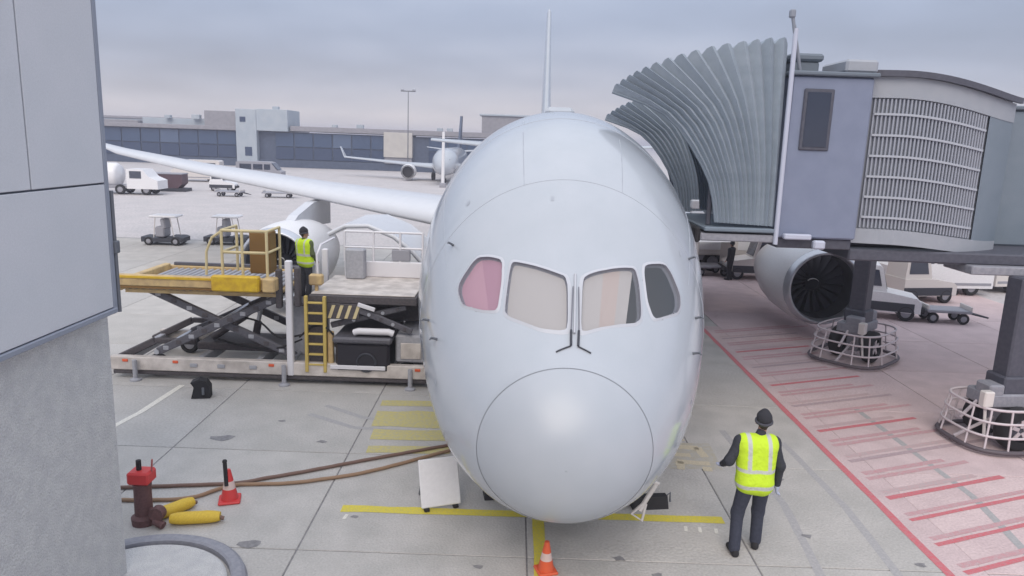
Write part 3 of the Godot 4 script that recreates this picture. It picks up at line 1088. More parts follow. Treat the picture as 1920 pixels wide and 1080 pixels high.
	for z in [-10.7, -13.1]:
		var l := []
		for q in curve: l.append(Vector3(q.x, q.y - 0.055, z))
		b = B.new()
		b.tube(l, 0.065, 6)
		obj("door_edge", b, mats["wing_white"], cd)
	for z in [-11.1, -12.7]:
		b = B.new()
		b.tube([Vector3(-2.1, 3.6, z), Vector3(-3.3, 2.45, z)], 0.04, 6)
		obj("door_stay", b, mats["mid_metal"], cd)

# ---------------------------------------------------------------- passenger bridges
func rebase(t: Node3D, base: Vector3):
	t.position = base
	for ch in t.get_children(): ch.position -= base

func curve4(p: Array, t: float) -> Vector2:
	# smooth curve through four points
	var s := t * 3.0
	var i := mini(int(s), 2)
	var f := s - i
	var a: Vector2 = p[maxi(i - 1, 0)]
	var b: Vector2 = p[i]
	var c: Vector2 = p[i + 1]
	var d: Vector2 = p[mini(i + 2, 3)]
	return b.cubic_interpolate(c, a, d, f)

# concertina canopy: puffed pleats fanned between the cab post and the aircraft; the aft side is shorter, as the fuselage is full there
func canopy_rib(s: float, z_out: float, dy: float, off: Vector3) -> Array:
	var top := [Vector2(4.74, 7.36), Vector2(4.35, 7.34), Vector2(3.97, 7.28), Vector2(3.5, 7.2), Vector2(3.05, 7.08), Vector2(2.65, 6.96), Vector2(2.31, 6.82), Vector2(2.05, 6.69), Vector2(1.86, 6.57), Vector2(1.68, 6.43)]
	s = clampf(s, 0.0, 1.0)
	var f := s * (top.size() - 1)
	var i := mini(int(f), top.size() - 2)
	var tp: Vector2 = top[i].lerp(top[i + 1], f - i)
	var fan := pow(s, 0.9)
	var p := [tp + Vector2(0, dy), Vector2(4.76, 6.3).lerp(Vector2(2.72, 5.92), fan), Vector2(4.78, 5.1).lerp(Vector2(3.5, 4.9), fan), Vector2(4.8, 4.02).lerp(Vector2(3.72, 4.06), fan)]
	var out := []
	for q in 11:
		var v := curve4(p, q / 10.0)
		# the puff dies out towards the hinge at the foot
		out.append(Vector3(v.x, v.y, -13.5 + z_out * (1.0 - 0.55 * q / 10.0)) + off)
	return out

func make_canopy(t: Node3D, off: Vector3):
	var can := part("canopy", t)
	var n := 15
	for k in n:
		var b := B.new()
		var depth := rng.randf_range(0.85, 1.15)
		# a folded pleat: flank, ridge, flank; scalloped along the top
		var near := []
		for e in 5:
			var f := e / 4.0
			var fold := (1.0 - absf(2.0 * f - 1.0)) * depth
			near.append(canopy_rib((k + f) / n, -0.11 + 0.13 * fold, -0.10 + 0.10 * sqrt(sin(PI * f)), off))
		b.grid(near.slice(0, 3))
		b.grid(near.slice(2, 5))
		var roof := []
		var aft := []
		for row in near:
			var rr := []
			for q in 5: rr.append(row[0].lerp(Vector3(lerpf(4.8 + off.x, row[0].x, 0.66), row[0].y, -16.3 + off.z), q / 4.0))
			roof.append(rr)
			var ar := []
			for v in row: ar.append(Vector3(lerpf(4.8 + off.x, v.x, 0.66), v.y, -16.3 + off.z - (v.z - off.z + 13.5)))
			aft.append(ar)
		b.grid(roof.slice(0, 3))
		b.grid(roof.slice(2, 5))
		b.grid(aft)
		obj("pleat", b, mats["canopy_cloth" if k % 3 != 1 else "canopy_cloth_dark"], can)
	var edge := B.new()
	edge.tube(canopy_rib(1.0, -0.1, -0.1, off), 0.03, 6)
	obj("edge_bead", edge, mats["tunnel_grey"], can)

func make_bogie(t: Node3D, at: Vector3, turn: float, h: float, pole_w: float, cage: float):
	var g := part("bogie", t)
	g.position = at
	g.rotation.y = turn
	var b := B.new()
	# support column, flaring at its foot
	b.box(Vector3(0, (h + 1.25) * 0.5, 0), Vector3(pole_w, h - 1.25, pole_w), 0.03)
	b.box(Vector3(0, 1.2, 0), Vector3(pole_w * 1.35, 0.34, pole_w * 1.3), 0.03)
	obj("column", b, mats["column_dark"], g)
	b = B.new()
	b.box(Vector3(0, 0.92, 0), Vector3(1.15, 0.26, 0.62), 0.03)
	b.box(Vector3(-0.42, 1.12, 0.1), Vector3(0.3, 0.22, 0.4), 0.03)
	b.box(Vector3(0.5, 1.12, 0.0), Vector3(0.34, 0.3, 0.46), 0.03)
	b.box(Vector3(0, 0.55, 0), Vector3(0.36, 0.6, 0.34), 0.03)
	obj("frame", b, mats["bogie_grey"], g)
	for s in [-1.0, 1.0]:
		b = B.new()
		var o := Vector3(0, 0.42, s * 0.42)
		var ax := Basis(Vector3.RIGHT, PI / 2)
		b.lathe([Vector2(0.22, -0.13), Vector2(0.35, -0.15), Vector2(0.41, -0.1), Vector2(0.42, 0.0), Vector2(0.41, 0.1), Vector2(0.35, 0.15), Vector2(0.22, 0.13)], o, ax, 28)
		obj("tyre", b, mats["black_rubber"], g)
		b = B.new()
		b.lathe([Vector2(0.0, -0.06), Vector2(0.1, -0.1), Vector2(0.23, -0.05), Vector2(0.23, 0.05), Vector2(0.1, 0.1), Vector2(0.0, 0.06)], o, ax, 20, true)
		obj("rim", b, mats["column_dark"], g)
		for k in 5:
			b = B.new()
			var an := TAU * k / 5.0 + 0.3
			b.bar(o + Vector3(cos(an) * 0.05, sin(an) * 0.05, s * 0.1), o + Vector3(cos(an) * 0.235, sin(an) * 0.235, s * 0.1), 0.07, 0.03, 0.005, Vector3.BACK)
			obj("wheel_spoke", b, mats["guard_white"], g)
	# guard cage: floor ring, two upper rails, uprights
	var ring := func(y: float, r: float, m: String, rad: float):
		var l := []
		for k in 33:
			var an := TAU * k / 32.0
			var cx := signf(cos(an)) * pow(absf(cos(an)), 0.62)
			var cz := signf(sin(an)) * pow(absf(sin(an)), 0.62)
			l.append(Vector3(cx * 1.06 * r, y, cz * 0.86 * r) * Vector3(cage, 1, cage))
		var rb := B.new()
		rb.tube(l, rad, 6)
		obj("guard_rail", rb, mats[m], g)
	ring.call(0.09, 1.1, "guard_dark", 0.045)
	ring.call(0.36, 1.06, "guard_white", 0.024)
	ring.call(0.62, 1.02, "guard_white", 0.024)
	ring.call(0.86, 0.96, "guard_white", 0.026)
	for k in 12:
		var an := TAU * (k + 0.5) / 12.0
		var cx := signf(cos(an)) * pow(absf(cos(an)), 0.62)
		var cz := signf(sin(an)) * pow(absf(sin(an)), 0.62)
		b = B.new()
		b.tube([Vector3(cx * 1.06 * 1.1 * cage, 0.05, cz * 0.86 * 1.1 * cage), Vector3(cx * 1.06 * 0.96 * cage, 0.86, cz * 0.86 * 0.96 * cage)], 0.02, 6)
		obj("guard_upright", b, mats["guard_white"], g)
	for s in [-1.0, 1.0]:
		b = B.new()
		b.bar(Vector3(s * 0.5, 0.9, 0), Vector3(s * 1.02 * cage, 0.5, 0), 0.05, 0.05, 0.008)
		b.bar(Vector3(s * 0.16, 0.5, 0), Vector3(s * 1.1 * cage, 0.12, 0), 0.05, 0.05, 0.008)
		obj("guard_stay", b, mats["guard_white"], g)
	b = B.new()
	b.box(Vector3(-0.72, 1.02, 0.42), Vector3(0.2, 0.3, 0.16), 0.02)
	b.tube([Vector3(-0.72, 0.86, 0.42), Vector3(-0.72, 0.3, 0.5)], 0.03, 6)
	obj("warning_lamp", b, mats["vehicle_cream"], g)

func make_bridges():
	var t := thing("jet_bridge", "blue-grey passenger bridge with fanned canopy and slatted round cab, nearest the camera", "jet bridge", Vector3.ZERO, 0.0, "passenger bridges docked at the airliner")
	make_canopy(t, Vector3.ZERO)
	# cab
	var b := B.new()
	b.span(Vector3(4.86, 3.82, -16.4), Vector3(6.32, 6.72, -13.5), 0.03)
	var cab := obj("cab", b, mats["cab_blue"], t)
	b = B.new()
	b.span(Vector3(5.08, 5.42, -13.5), Vector3(5.62, 6.5, -13.462), 0.02)
	var fr := obj("cab_window", b, mats["column_dark"], t)
	b = B.new()
	b.span(Vector3(5.14, 5.48, -13.47), Vector3(5.56, 6.44, -13.452), 0.006)
	obj("pane", b, mats["dark_glass"], fr)
	b = B.new()
	b.span(Vector3(4.8, 6.725, -16.5), Vector3(6.38, 6.8, -13.42), 0.02)
	obj("roof", b, mats["bridge_roof"], t)
	b = B.new()
	b.span(Vector3(5.78, 6.8, -14.6), Vector3(6.36, 7.03, -13.5), 0.04)
	obj("air_unit", b, mats["drum_fascia"], t)
	b = B.new()
	b.span(Vector3(5.0, 6.8, -14.8), Vector3(5.5, 7.02, -14.0), 0.03)
	b.span(Vector3(4.96, 7.02, -14.85), Vector3(5.56, 7.16, -13.95), 0.04)
	obj("air_unit", b, mats["bridge_roof"], t)
	# front post, with the lamp bracket on top
	b = B.new()
	b.tube([Vector3(4.83, 3.7, -13.44), Vector3(4.8, 7.5, -13.44)], 0.045, 8)
	obj("post", b, mats["pale_post"], t)
	b = B.new()
	b.tube([Vector3(4.8, 7.35, -13.44), Vector3(4.72, 7.7, -13.44)], 0.03, 6)
	b.box(Vector3(4.71, 7.74, -13.44), Vector3(0.1, 0.14, 0.1), 0.02)
	b.tube([Vector3(4.76, 7.55, -13.44), Vector3(5.0, 6.82, -13.6)], 0.035, 6)
	obj("lamp_bracket", b, mats["drum_back"], t)
	# floor under canopy and cab, edge beams, dark gap line
	b = B.new()
	b.span(Vector3(3.45, 3.72, -16.3), Vector3(4.84, 3.86, -13.46), 0.02)
	obj("cab_floor", b, mats["bogie_grey"], t)
	b = B.new()
	b.span(Vector3(3.5, 3.9, -16.2), Vector3(4.8, 3.98, -13.42), 0.02)
	obj("floor_edge", b, mats["tunnel_grey"], t)
	b = B.new()
	b.span(Vector3(3.36, 3.68, -16.0), Vector3(3.46, 3.96, -13.5), 0.03)
	obj("floor_bumper", b, mats["black_rubber"], t)
	b = B.new()
	b.span(Vector3(3.6, 3.98, -13.8), Vector3(3.68, 5.0, -13.7), 0.02)
	obj("door_post", b, mats["column_dark"], t)
	b = B.new()
	b.span(Vector3(4.9, 3.62, -16.3), Vector3(6.3, 3.815, -13.6), 0.02)
	obj("cab_underside", b, mats["column_dark"], t)
	b = B.new()
	b.box(Vector3(5.2, 3.86, -13.4), Vector3(0.5, 0.1, 0.14), 0.02)
	b.box(Vector3(5.62, 3.72, -13.42), Vector3(0.22, 0.16, 0.14), 0.03)
	obj("service_box", b, mats["pale_post"], t)
	# round cab: curved wall of slats between fascias
	var c := Vector3(7.25, 0, -17.3)
	var at := func(phi: float, r: float, y: float) -> Vector3:
		return c + Vector3(sin(phi) * r, y, cos(phi) * r)
	var topy := func(phi: float) -> float:
		return 6.82 - 0.34 * smoothstep(-0.1, 0.7, phi)
	var boty := func(phi: float) -> float:
		return 3.74 - 0.22 * smoothstep(-0.1, 0.7, phi)
	var wall := func(r0: float, f0: float, f1: float, a0: float, a1: float) -> B:
		var bb := B.new()
		var rows := []
		for i in 25:
			var phi := lerpf(a0, a1, i / 24.0)
			var y0 := lerpf(boty.call(phi), topy.call(phi), f0)
			var y1 := lerpf(boty.call(phi), topy.call(phi), f1)
			rows.append([at.call(phi, r0 - 0.06, y0), at.call(phi, r0, y0), at.call(phi, r0, y1), at.call(phi, r0 - 0.06, y1)])
		for q in 3:
			var rr := []
			for row in rows: rr.append([row[q], row[q + 1]])
			bb.grid(rr)
		return bb
	obj("drum_wall", wall.call(3.55, 0.0, 1.0, -0.28, 0.69), mats["drum_back"], t)
	obj("upper_fascia", wall.call(3.62, 0.865, 0.985, -0.265, 0.69), mats["drum_fascia"], t)
	obj("lower_fascia", wall.call(3.62, 0.0, 0.09, -0.265, 0.69), mats["drum_fascia"], t)
	obj("plain_panel", wall.call(3.61, 0.09, 0.865, 0.44, 0.69), mats["tunnel_grey"], t)
	obj("plain_panel", wall.call(3.60, 0.09, 0.865, -0.28, -0.225), mats["drum_back"], t)
	obj("roof_rim", wall.call(3.72, 0.985, 1.02, -0.29, 0.7), mats["column_dark"], t)
	for i in 33:
		var phi := -0.21 + i * (0.63 / 32.0)
		var w: float = 0.034
		b = B.new()
		var y0: float = lerpf(boty.call(phi), topy.call(phi), 0.095)
		var y1: float = lerpf(boty.call(phi), topy.call(phi), 0.86)
		b.box(at.call(phi, 3.585, (y0 + y1) * 0.5), Vector3(w, y1 - y0, 0.04), 0.006, Basis(Vector3.UP, phi))
		obj("slat", b, mats["slat"], t)
	for k in 6:
		var f := 0.155 + 0.122 * k
		obj("slat_band", wall.call(3.628, f, f + 0.013, -0.21, 0.42), mats["slat_band"], t)
	# drum roof and dark underframe
	b = B.new()
	var rr := []
	for i in 25:
		var phi := lerpf(-0.29, 0.7, i / 24.0)
		rr.append([at.call(phi, 3.72, topy.call(phi) + 0.06), at.call(phi, 1.8, 6.98), at.call(phi, 0.2, 7.0)])
	b.grid(rr)
	obj("drum_roof", b, mats["bridge_roof"], t)
	b = B.new()
	b.span(Vector3(6.35, 3.4, -16.6), Vector3(14.0, 3.62, -13.75), 0.03)
	b.span(Vector3(6.2, 3.63, -16.6), Vector3(9.0, 3.73, -14.2), 0.02)
	obj("underframe", b, mats["column_dark"], t)
	# tunnel beyond the round cab
	b = B.new()
	b.span(Vector3(9.6, 3.62, -17.6), Vector3(20.0, 6.36, -15.12), 0.04)
	obj("tunnel", b, mats["tunnel_grey"], t)
	b = B.new()
	b.span(Vector3(9.55, 6.36, -17.7), Vector3(20.0, 6.44, -15.05), 0.02)
	obj("tunnel_roof", b, mats["bridge_roof"], t)
	for x in [11.0, 13.0, 15.0]:
		b = B.new()
		b.span(Vector3(x, 3.66, -15.12), Vector3(x + 0.06, 6.34, -15.07), 0.01)
		obj("tunnel_rib", b, mats["tunnel_grey"], t)
	b = B.new()
	b.span(Vector3(8.6, 3.24, -14.5), Vector3(9.9, 3.405, -13.55), 0.02)
	obj("crosshead", b, mats["bogie_grey"], t)
	make_bogie(t, Vector3(9.55, 0, -13.45), 0.1, 3.25, 0.4, 0.84)
	rebase(t, Vector3(9.33, 0, -13.55))

	var t2 := thing("jet_bridge", "passenger bridge half hidden behind the nearer one, its paler canopy touching the fuselage", "jet bridge", Vector3.ZERO, 0.0, "passenger bridges docked at the airliner")
	var off := Vector3(0.55, -0.3, -5.6)
	make_canopy(t2, off)
	b = B.new()
	b.span(Vector3(4.86, 3.82, -15.4) + off, Vector3(8.2, 6.5, -13.5) + off, 0.03)
	obj("cab", b, mats["cab_blue"], t2)
	b = B.new()
	b.span(Vector3(3.5, 3.72, -15.3) + off, Vector3(9.6, 3.81, -13.46) + off, 0.02)
	obj("cab_floor", b, mats["column_dark"], t2)
	b = B.new()
	b.span(Vector3(8.2, 3.6, -15.0) + off, Vector3(18.0, 6.2, -13.7) + off, 0.03)
	obj("tunnel", b, mats["tunnel_grey"], t2)
	make_bogie(t2, Vector3(9.22, 0, -18.95), 0.75, 3.42, 0.42, 1.0)
	# door lamp cluster beside the canopy foot
	b = B.new()
	b.box(Vector3(4.6, 4.0, -18.6), Vector3(0.3, 0.22, 0.2), 0.03)
	b.box(Vector3(4.62, 3.7, -18.55), Vector3(0.34, 0.26, 0.24), 0.04)
	obj("door_lamp", b, mats["vehicle_white"], t2)
	rebase(t2, Vector3(9.22, 0, -18.95))

# ---------------------------------------------------------------- cargo loader
func wheel(parent: Node, o: Vector3, r: float, w: float, axis: Vector3, called := "wheel"):
	var y := axis.normalized()
	var x := y.cross(Vector3.UP)
	if x.length() < 0.1: x = y.cross(Vector3.RIGHT)
	x = x.normalized()
	var bs := Basis(x, y, x.cross(y))
	var b := B.new()
	b.lathe([Vector2(r * 0.56, -w * 0.38), Vector2(r * 0.82, -w * 0.5), Vector2(r * 0.97, -w * 0.36), Vector2(r, 0.0), Vector2(r * 0.97, w * 0.36), Vector2(r * 0.82, w * 0.5), Vector2(r * 0.56, w * 0.38)], o, bs, 20)
	var t := obj(called, b, mats["black_rubber"], parent)
	b = B.new()
	b.lathe([Vector2(0.0, -w * 0.34), Vector2(r * 0.2, -w * 0.36), Vector2(r * 0.58, -w * 0.28), Vector2(r * 0.58, w * 0.28), Vector2(r * 0.2, w * 0.36), Vector2(0.0, w * 0.34)], o, bs, 16, true)
	obj("rim", b, mats["vehicle_grey"], t)
	return t

func make_loader():
	var t := thing("cargo_loader", "scissor-lift cargo loader with buff and yellow raised deck beside the airliner", "cargo loader")
	var b: B
	# chassis
	for z in [-15.4, -17.7]:
		b = B.new()
		b.span(Vector3(-8.75, 0.2, z - 0.09), Vector3(-1.75, 0.5, z + 0.09), 0.02)
		obj("chassis_rail", b, mats["loader_cream"], t)
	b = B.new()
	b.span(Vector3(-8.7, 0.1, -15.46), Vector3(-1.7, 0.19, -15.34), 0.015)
	obj("shadow_strip", b, mats["loader_dark"], t)  # dark strip standing in for the shadow line under the chassis rail
	for x in [-8.6, -6.9, -5.6, -4.6, -2.0]:
		b = B.new()
		b.span(Vector3(x - 0.07, 0.22, -17.6), Vector3(x + 0.07, 0.44, -15.5), 0.015)
		obj("cross_member", b, mats["loader_grey"], t)
	b = B.new()
	b.span(Vector3(-7.2, 0.45, -17.2), Vector3(-4.9, 0.62, -16.2), 0.02)
	obj("hydraulic_deck", b, mats["loader_dark"], t)
	for s in [-15.6, -17.5]:
		b = B.new()
		b.bar(Vector3(-8.85, 0.3, s), Vector3(-7.9, 0.78, s - 0.1), 0.12, 0.16, 0.02)
		b.bar(Vector3(-7.9, 0.78, s - 0.1), Vector3(-7.0, 0.78, s - 0.1), 0.12, 0.12, 0.02)
		obj("end_fork", b, mats["loader_dark"], t)
	for q in [[-7.9, -15.75], [-7.9, -17.4], [-3.2, -15.75], [-3.2, -17.4], [-2.3, -15.75], [-2.3, -17.4]]:
		wheel(t, Vector3(q[0], 0.23, q[1]), 0.23, 0.2, Vector3.BACK)
	for x in [-6.9, -6.3, -5.6]:
		b = B.new()
		b.box(Vector3(x, 0.36, -15.3), Vector3(0.16, 0.08, 0.03), 0.008)
		obj("chassis_bracket", b, mats["loader_grey"], t)
	# scissor arms of the main deck: near and far pair
	for z in [-15.62, -17.35]:
		for e in [[Vector3(-7.95, 1.98, z), Vector3(-4.75, 0.55, z)], [Vector3(-7.75, 0.6, z + 0.14), Vector3(-5.0, 1.92, z + 0.14)]]:
			b = B.new()
			b.bar(e[0], e[1], 0.1, 0.17, 0.02)
			var arm := obj("scissor_arm", b, mats["loader_arm"], t)
			for k in 9:
				b = B.new()
				var p: Vector3 = e[0].lerp(e[1], (k + 0.7) / 9.6)
				b.bar(p + Vector3(-0.06, 0.0, 0.045), p + Vector3(0.06, 0.0, 0.045), 0.03, 0.09, 0.008)
				obj("arm_plate", b, mats["loader_grey" if k % 2 == 0 else "loader_dark"], arm)
	for q in [Vector3(-6.35, 1.31, -15.5), Vector3(-7.95, 2.02, -15.5), Vector3(-7.75, 0.6, -15.4), Vector3(-4.75, 0.55, -15.5)]:
		b = B.new()
		b.tube([q, q + Vector3(0, 0, -2.0)], 0.055, 10)
		obj("pivot_shaft", b, mats["bright_metal"], t)
	for q in [[Vector3(-6.9, 0.7, -16.4), Vector3(-5.6, 1.6, -16.4)], [Vector3(-6.0, 0.62, -16.6), Vector3(-5.85, 1.35, -16.6)]]:
		b = B.new()
		b.tube([q[0], q[0].lerp(q[1], 0.6)], 0.085, 10)
		obj("hydraulic_ram", b, mats["loader_dark"], t)
		b = B.new()
		b.tube([q[0].lerp(q[1], 0.58), q[1]], 0.05, 10)
		obj("ram_rod", b, mats["bright_metal"], t)
	# main deck
	b = B.new()
	b.span(Vector3(-8.5, 2.12, -15.3), Vector3(-5.05, 2.36, -15.16), 0.02)
	b.span(Vector3(-8.5, 1.96, -17.75), Vector3(-5.05, 2.14, -17.6), 0.02)
	b.span(Vector3(-8.52, 1.98, -17.6), Vector3(-8.36, 2.2, -15.3), 0.02)
	b.span(Vector3(-8.3, 1.94, -17.58), Vector3(-5.05, 2.02, -15.32), 0.01)
	obj("deck_frame", b, mats["loader_buff"], t)
	b = B.new()
	b.span(Vector3(-8.48, 2.29, -15.155), Vector3(-6.35, 2.345, -15.135), 0.006)
	obj("deck_stripe", b, mats["loader_yellow"], t)
	b = B.new()
	b.span(Vector3(-8.45, 2.06, -15.33), Vector3(-5.1, 2.115, -15.18), 0.01)
	obj("deck_lower_edge", b, mats["brown_box"], t)
	for k in 22:
		b = B.new()
		var x := -8.2 + k * 0.145
		b.tube([Vector3(x, 2.06, -15.34), Vector3(x, 2.06, -17.56)], 0.045, 8)
		obj("roller", b, mats["loader_grey"], t)
	b = B.new()
	b.span(Vector3(-6.3, 2.1, -15.13), Vector3(-5.3, 2.44, -14.96), 0.03)
	obj("yellow_guard", b, mats["loader_yellow"], t)
	b = B.new()
	b.span(Vector3(-5.25, 2.1, -15.3), Vector3(-4.98, 2.4, -15.0), 0.03)
	obj("guard_end", b, mats["loader_buff"], t)
	b = B.new()
	b.span(Vector3(-8.3, 2.145, -17.72), Vector3(-5.2, 2.22, -17.62), 0.01)
	obj("far_guide", b, mats["loader_arm"], t)
	# operator cage
	var cage := part("operator_cage", t)
	for q in [Vector2(-6.15, -15.25), Vector2(-5.72, -15.25), Vector2(-5.2, -15.25), Vector2(-5.2, -16.1), Vector2(-6.15, -16.1)]:
		b = B.new()
		b.tube([Vector3(q.x, 2.36, q.y), Vector3(q.x, 3.36, q.y)], 0.032, 8)
		obj("cage_post", b, mats["hazard_cream"], cage)
	for y in [2.9, 3.36]:
		b = B.new()
		b.tube([Vector3(-6.15, y, -16.1), Vector3(-6.15, y, -15.25), Vector3(-5.2, y, -15.25), Vector3(-5.2, y, -16.1)], 0.032, 8)
		obj("cage_rail", b, mats["hazard_cream"], cage)
	b = B.new()
	b.span(Vector3(-5.68, 2.4, -16.0), Vector3(-5.24, 3.3, -15.55), 0.02)
	obj("control_cabinet", b, mats["brown_box"], cage)
	b = B.new()
	b.tube([Vector3(-6.5, 2.4, -15.25), Vector3(-6.48, 2.9, -15.25), Vector3(-6.35, 3.2, -15.25), Vector3(-6.15, 3.34, -15.25)], 0.028, 8)
	obj("curved_rail", b, mats["hazard_cream"], cage)
	# mast post between the decks
	for q in [[-4.78, -15.35, 2.75], [-4.55, -17.5, 2.7]]:
		b = B.new()
		b.span(Vector3(q[0] - 0.07, 0.2, q[1] - 0.07), Vector3(q[0] + 0.07, q[2], q[1] + 0.07), 0.02)
		obj("mast_post", b, mats["loader_white"], t)
	for q in [[-5.0, 2.2], [-4.6, 2.25]]:
		b = B.new()
		b.span(Vector3(q[0] - 0.06, q[1] - 0.5, -15.45), Vector3(q[0] + 0.06, q[1] + 0.35, -15.3), 0.02)
		obj("mast_guide", b, mats["loader_dark"], t)
	# ladder
	var lad := part("ladder", t)
	for x in [-4.42, -4.02]:
		b = B.new()
		b.span(Vector3(x - 0.035, 0.3, -15.37), Vector3(x + 0.035, 2.0, -15.28), 0.01)
		obj("stile", b, mats["ladder_yellow"], lad)
	for k in 7:
		b = B.new()
		b.span(Vector3(-4.38, 0.45 + k * 0.23, -15.36), Vector3(-4.06, 0.49 + k * 0.23, -15.29), 0.008)
		obj("rung", b, mats["ladder_yellow"], lad)
	b = B.new()
	b.span(Vector3(-4.42, 0.3, -15.6), Vector3(-4.02, 1.9, -15.45), 0.02)
	obj("ladder_backing", b, mats["loader_dark"], t)
	# front deck: dark frame, light deck plate, hazard panel and its own scissors
	b = B.new()
	b.span(Vector3(-4.4, 1.82, -17.7), Vector3(-2.05, 2.0, -15.45), 0.02)
	obj("front_deck", b, mats["loader_dark"], t)
	b = B.new()
	b.span(Vector3(-4.36, 2.003, -17.66), Vector3(-2.1, 2.03, -15.5), 0.01)
	obj("deck_plate", b, mats["loader_cream"], t)
	b = B.new()
	b.span(Vector3(-5.0, 1.68, -17.0), Vector3(-4.42, 1.75, -15.7), 0.015)
	obj("operator_step", b, mats["loader_dark"], t)
	b = B.new()
	b.span(Vector3(-4.9, 0.5, -16.6), Vector3(-4.45, 1.68, -15.9), 0.03)
	obj("step_tower", b, mats["loader_grey"], t)
	b = B.new()
	b.span(Vector3(-3.95, 1.24, -17.6), Vector3(-2.1, 1.8, -16.4), 0.02)
	obj("lift_housing", b, mats["loader_dark"], t)
	b = B.new()
	b.span(Vector3(-4.0, 1.48, -15.47), Vector3(-3.3, 1.82, -15.43), 0.008)
	var hz := obj("hazard_panel", b, mats["loader_dark"], t)
	for k in 4:
		b = B.new()
		var x := -3.98 + k * 0.18
		b.prism(PackedVector2Array([Vector2(x, 1.5), Vector2(x + 0.07, 1.5), Vector2(x + 0.17, 1.79), Vector2(x + 0.1, 1.79)]), Vector3(0, 0, -15.43), Vector3.RIGHT, Vector3.UP, Vector3(0, 0, 0.012))
		obj("hazard_stripe", b, mats["hazard_cream"], hz)
	for z in [-15.6, -17.3]:
		for e in [[Vector3(-3.95, 1.3, z), Vector3(-2.3, 1.76, z)], [Vector3(-3.5, 1.76, z + 0.12), Vector3(-2.15, 1.24, z + 0.12)]]:
			b = B.new()
			b.bar(e[0], e[1], 0.08, 0.13, 0.015)
			var arm := obj("scissor_arm", b, mats["loader_arm"], t)
			for k in 5:
				b = B.new()
				var p: Vector3 = e[0].lerp(e[1], (k + 0.6) / 5.2)
				b.tube([p, p + Vector3(0, 0, 0.06)], 0.04, 8)
				obj("arm_pin", b, mats["loader_dark" if k % 2 == 0 else "bright_metal"], arm)
	b = B.new()
	b.bar(Vector3(-3.32, 1.83, -15.4), Vector3(-2.95, 1.72, -15.4), 0.04, 0.09, 0.01)
	obj("deck_lamp", b, mats["loader_white"], t)
	# power unit
	b = B.new()
	b.span(Vector3(-3.8, 0.32, -17.0), Vector3(-2.62, 0.98, -15.3), 0.06)
	var pu := obj("power_unit", b, mats["window_black"], t)
	b = B.new()
	var ring := []
	for k in 25: ring.append(Vector3(-3.12 + cos(TAU * k / 24) * 0.2, 0.56 + sin(TAU * k / 24) * 0.2, -15.29))
	b.tube(ring, 0.025, 6)
	obj("vent_ring", b, mats["dark_metal"], pu)
	b = B.new()
	b.span(Vector3(-3.85, 0.985, -17.05), Vector3(-2.56, 1.12, -15.24), 0.04)
	obj("power_unit_lid", b, mats["loader_arm"], t)
	b = B.new()
	b.tube([Vector3(-3.4, 1.2, -15.4), Vector3(-3.3, 1.24, -15.38), Vector3(-2.65, 1.24, -15.38), Vector3(-2.55, 1.2, -15.4)], 0.075, 10)
	obj("air_tank", b, mats["loader_white"], t)
	b = B.new()
	b.span(Vector3(-2.52, 0.52, -17.4), Vector3(-1.8, 1.15, -15.5), 0.04)
	obj("side_locker", b, mats["loader_grey"], t)
	b = B.new()
	b.span(Vector3(-2.4, 0.62, -15.49), Vector3(-1.95, 0.98, -15.46), 0.01)
	obj("locker_door", b, mats["loader_cream"], t)
	b = B.new()
	b.span(Vector3(-3.98, 0.32, -15.5), Vector3(-3.86, 1.2, -15.36), 0.02)
	obj("ladder_bracket", b, mats["loader_buff"], t)
	b = B.new()
	b.span(Vector3(-3.9, 0.4, -15.29), Vector3(-2.7, 0.49, -15.25), 0.01)
	obj("bumper_strip", b, mats["loader_white"], t)
	# railing and far side wall of the front deck
	b = B.new()
	b.span(Vector3(-4.1, 2.03, -17.64), Vector3(-2.15, 2.42, -17.56), 0.02)
	obj("side_wall", b, mats["loader_white"], t)
	for x in [-4.1, -3.4, -2.75, -2.2]:
		b = B.new()
		b.tube([Vector3(x, 2.4, -17.6), Vector3(x, 3.15, -17.6)], 0.03, 8)
		obj("railing_post", b, mats["loader_white"], t)
	for y in [2.75, 3.13]:
		b = B.new()
		b.tube([Vector3(-4.1, y, -17.6), Vector3(-2.2, y, -17.6)], 0.028, 8)
		obj("railing_bar", b, mats["loader_white"], t)
	b = B.new()
	b.span(Vector3(-4.0, 2.03, -17.5), Vector3(-3.55, 2.75, -17.2), 0.03)
	obj("control_box", b, mats["loader_grey"], t)
	b = B.new()
	b.span(Vector3(-2.95, 2.44, -17.66), Vector3(-2.5, 2.72, -17.56), 0.02)
	obj("railing_panel", b, mats["vehicle_grey"], t)
	b = B.new()
	b.tube([Vector3(-4.3, 2.0, -15.9), Vector3(-4.32, 2.8, -15.9), Vector3(-4.28, 3.0, -16.1), Vector3(-4.28, 3.0, -17.3)], 0.028, 8)
	obj("hand_rail", b, mats["loader_white"], t)
	# hydraulic hoses, reflectors and a control panel
	for q in [[Vector3(-4.55, 1.0, -15.42), Vector3(-5.2, 0.72, -15.6), Vector3(-6.0, 0.66, -15.9), Vector3(-6.85, 0.72, -16.3)], [Vector3(-4.55, 1.1, -15.44), Vector3(-5.1, 1.0, -15.55), Vector3(-5.6, 1.3, -15.7), Vector3(-6.2, 1.38, -15.72)], [Vector3(-3.85, 1.15, -15.35), Vector3(-4.0, 1.32, -15.3), Vector3(-4.3, 1.3, -15.42), Vector3(-4.6, 1.05, -15.4)]]:
		var cv := Curve3D.new()
		for i in q.size():
			var tg: Vector3 = (q[mini(i + 1, q.size() - 1)] - q[maxi(i - 1, 0)]) / 5.0
			cv.add_point(q[i], -tg, tg)
		var l := []
		for k in 21: l.append(cv.sample_baked(cv.get_baked_length() * k / 20.0, true))
		b = B.new()
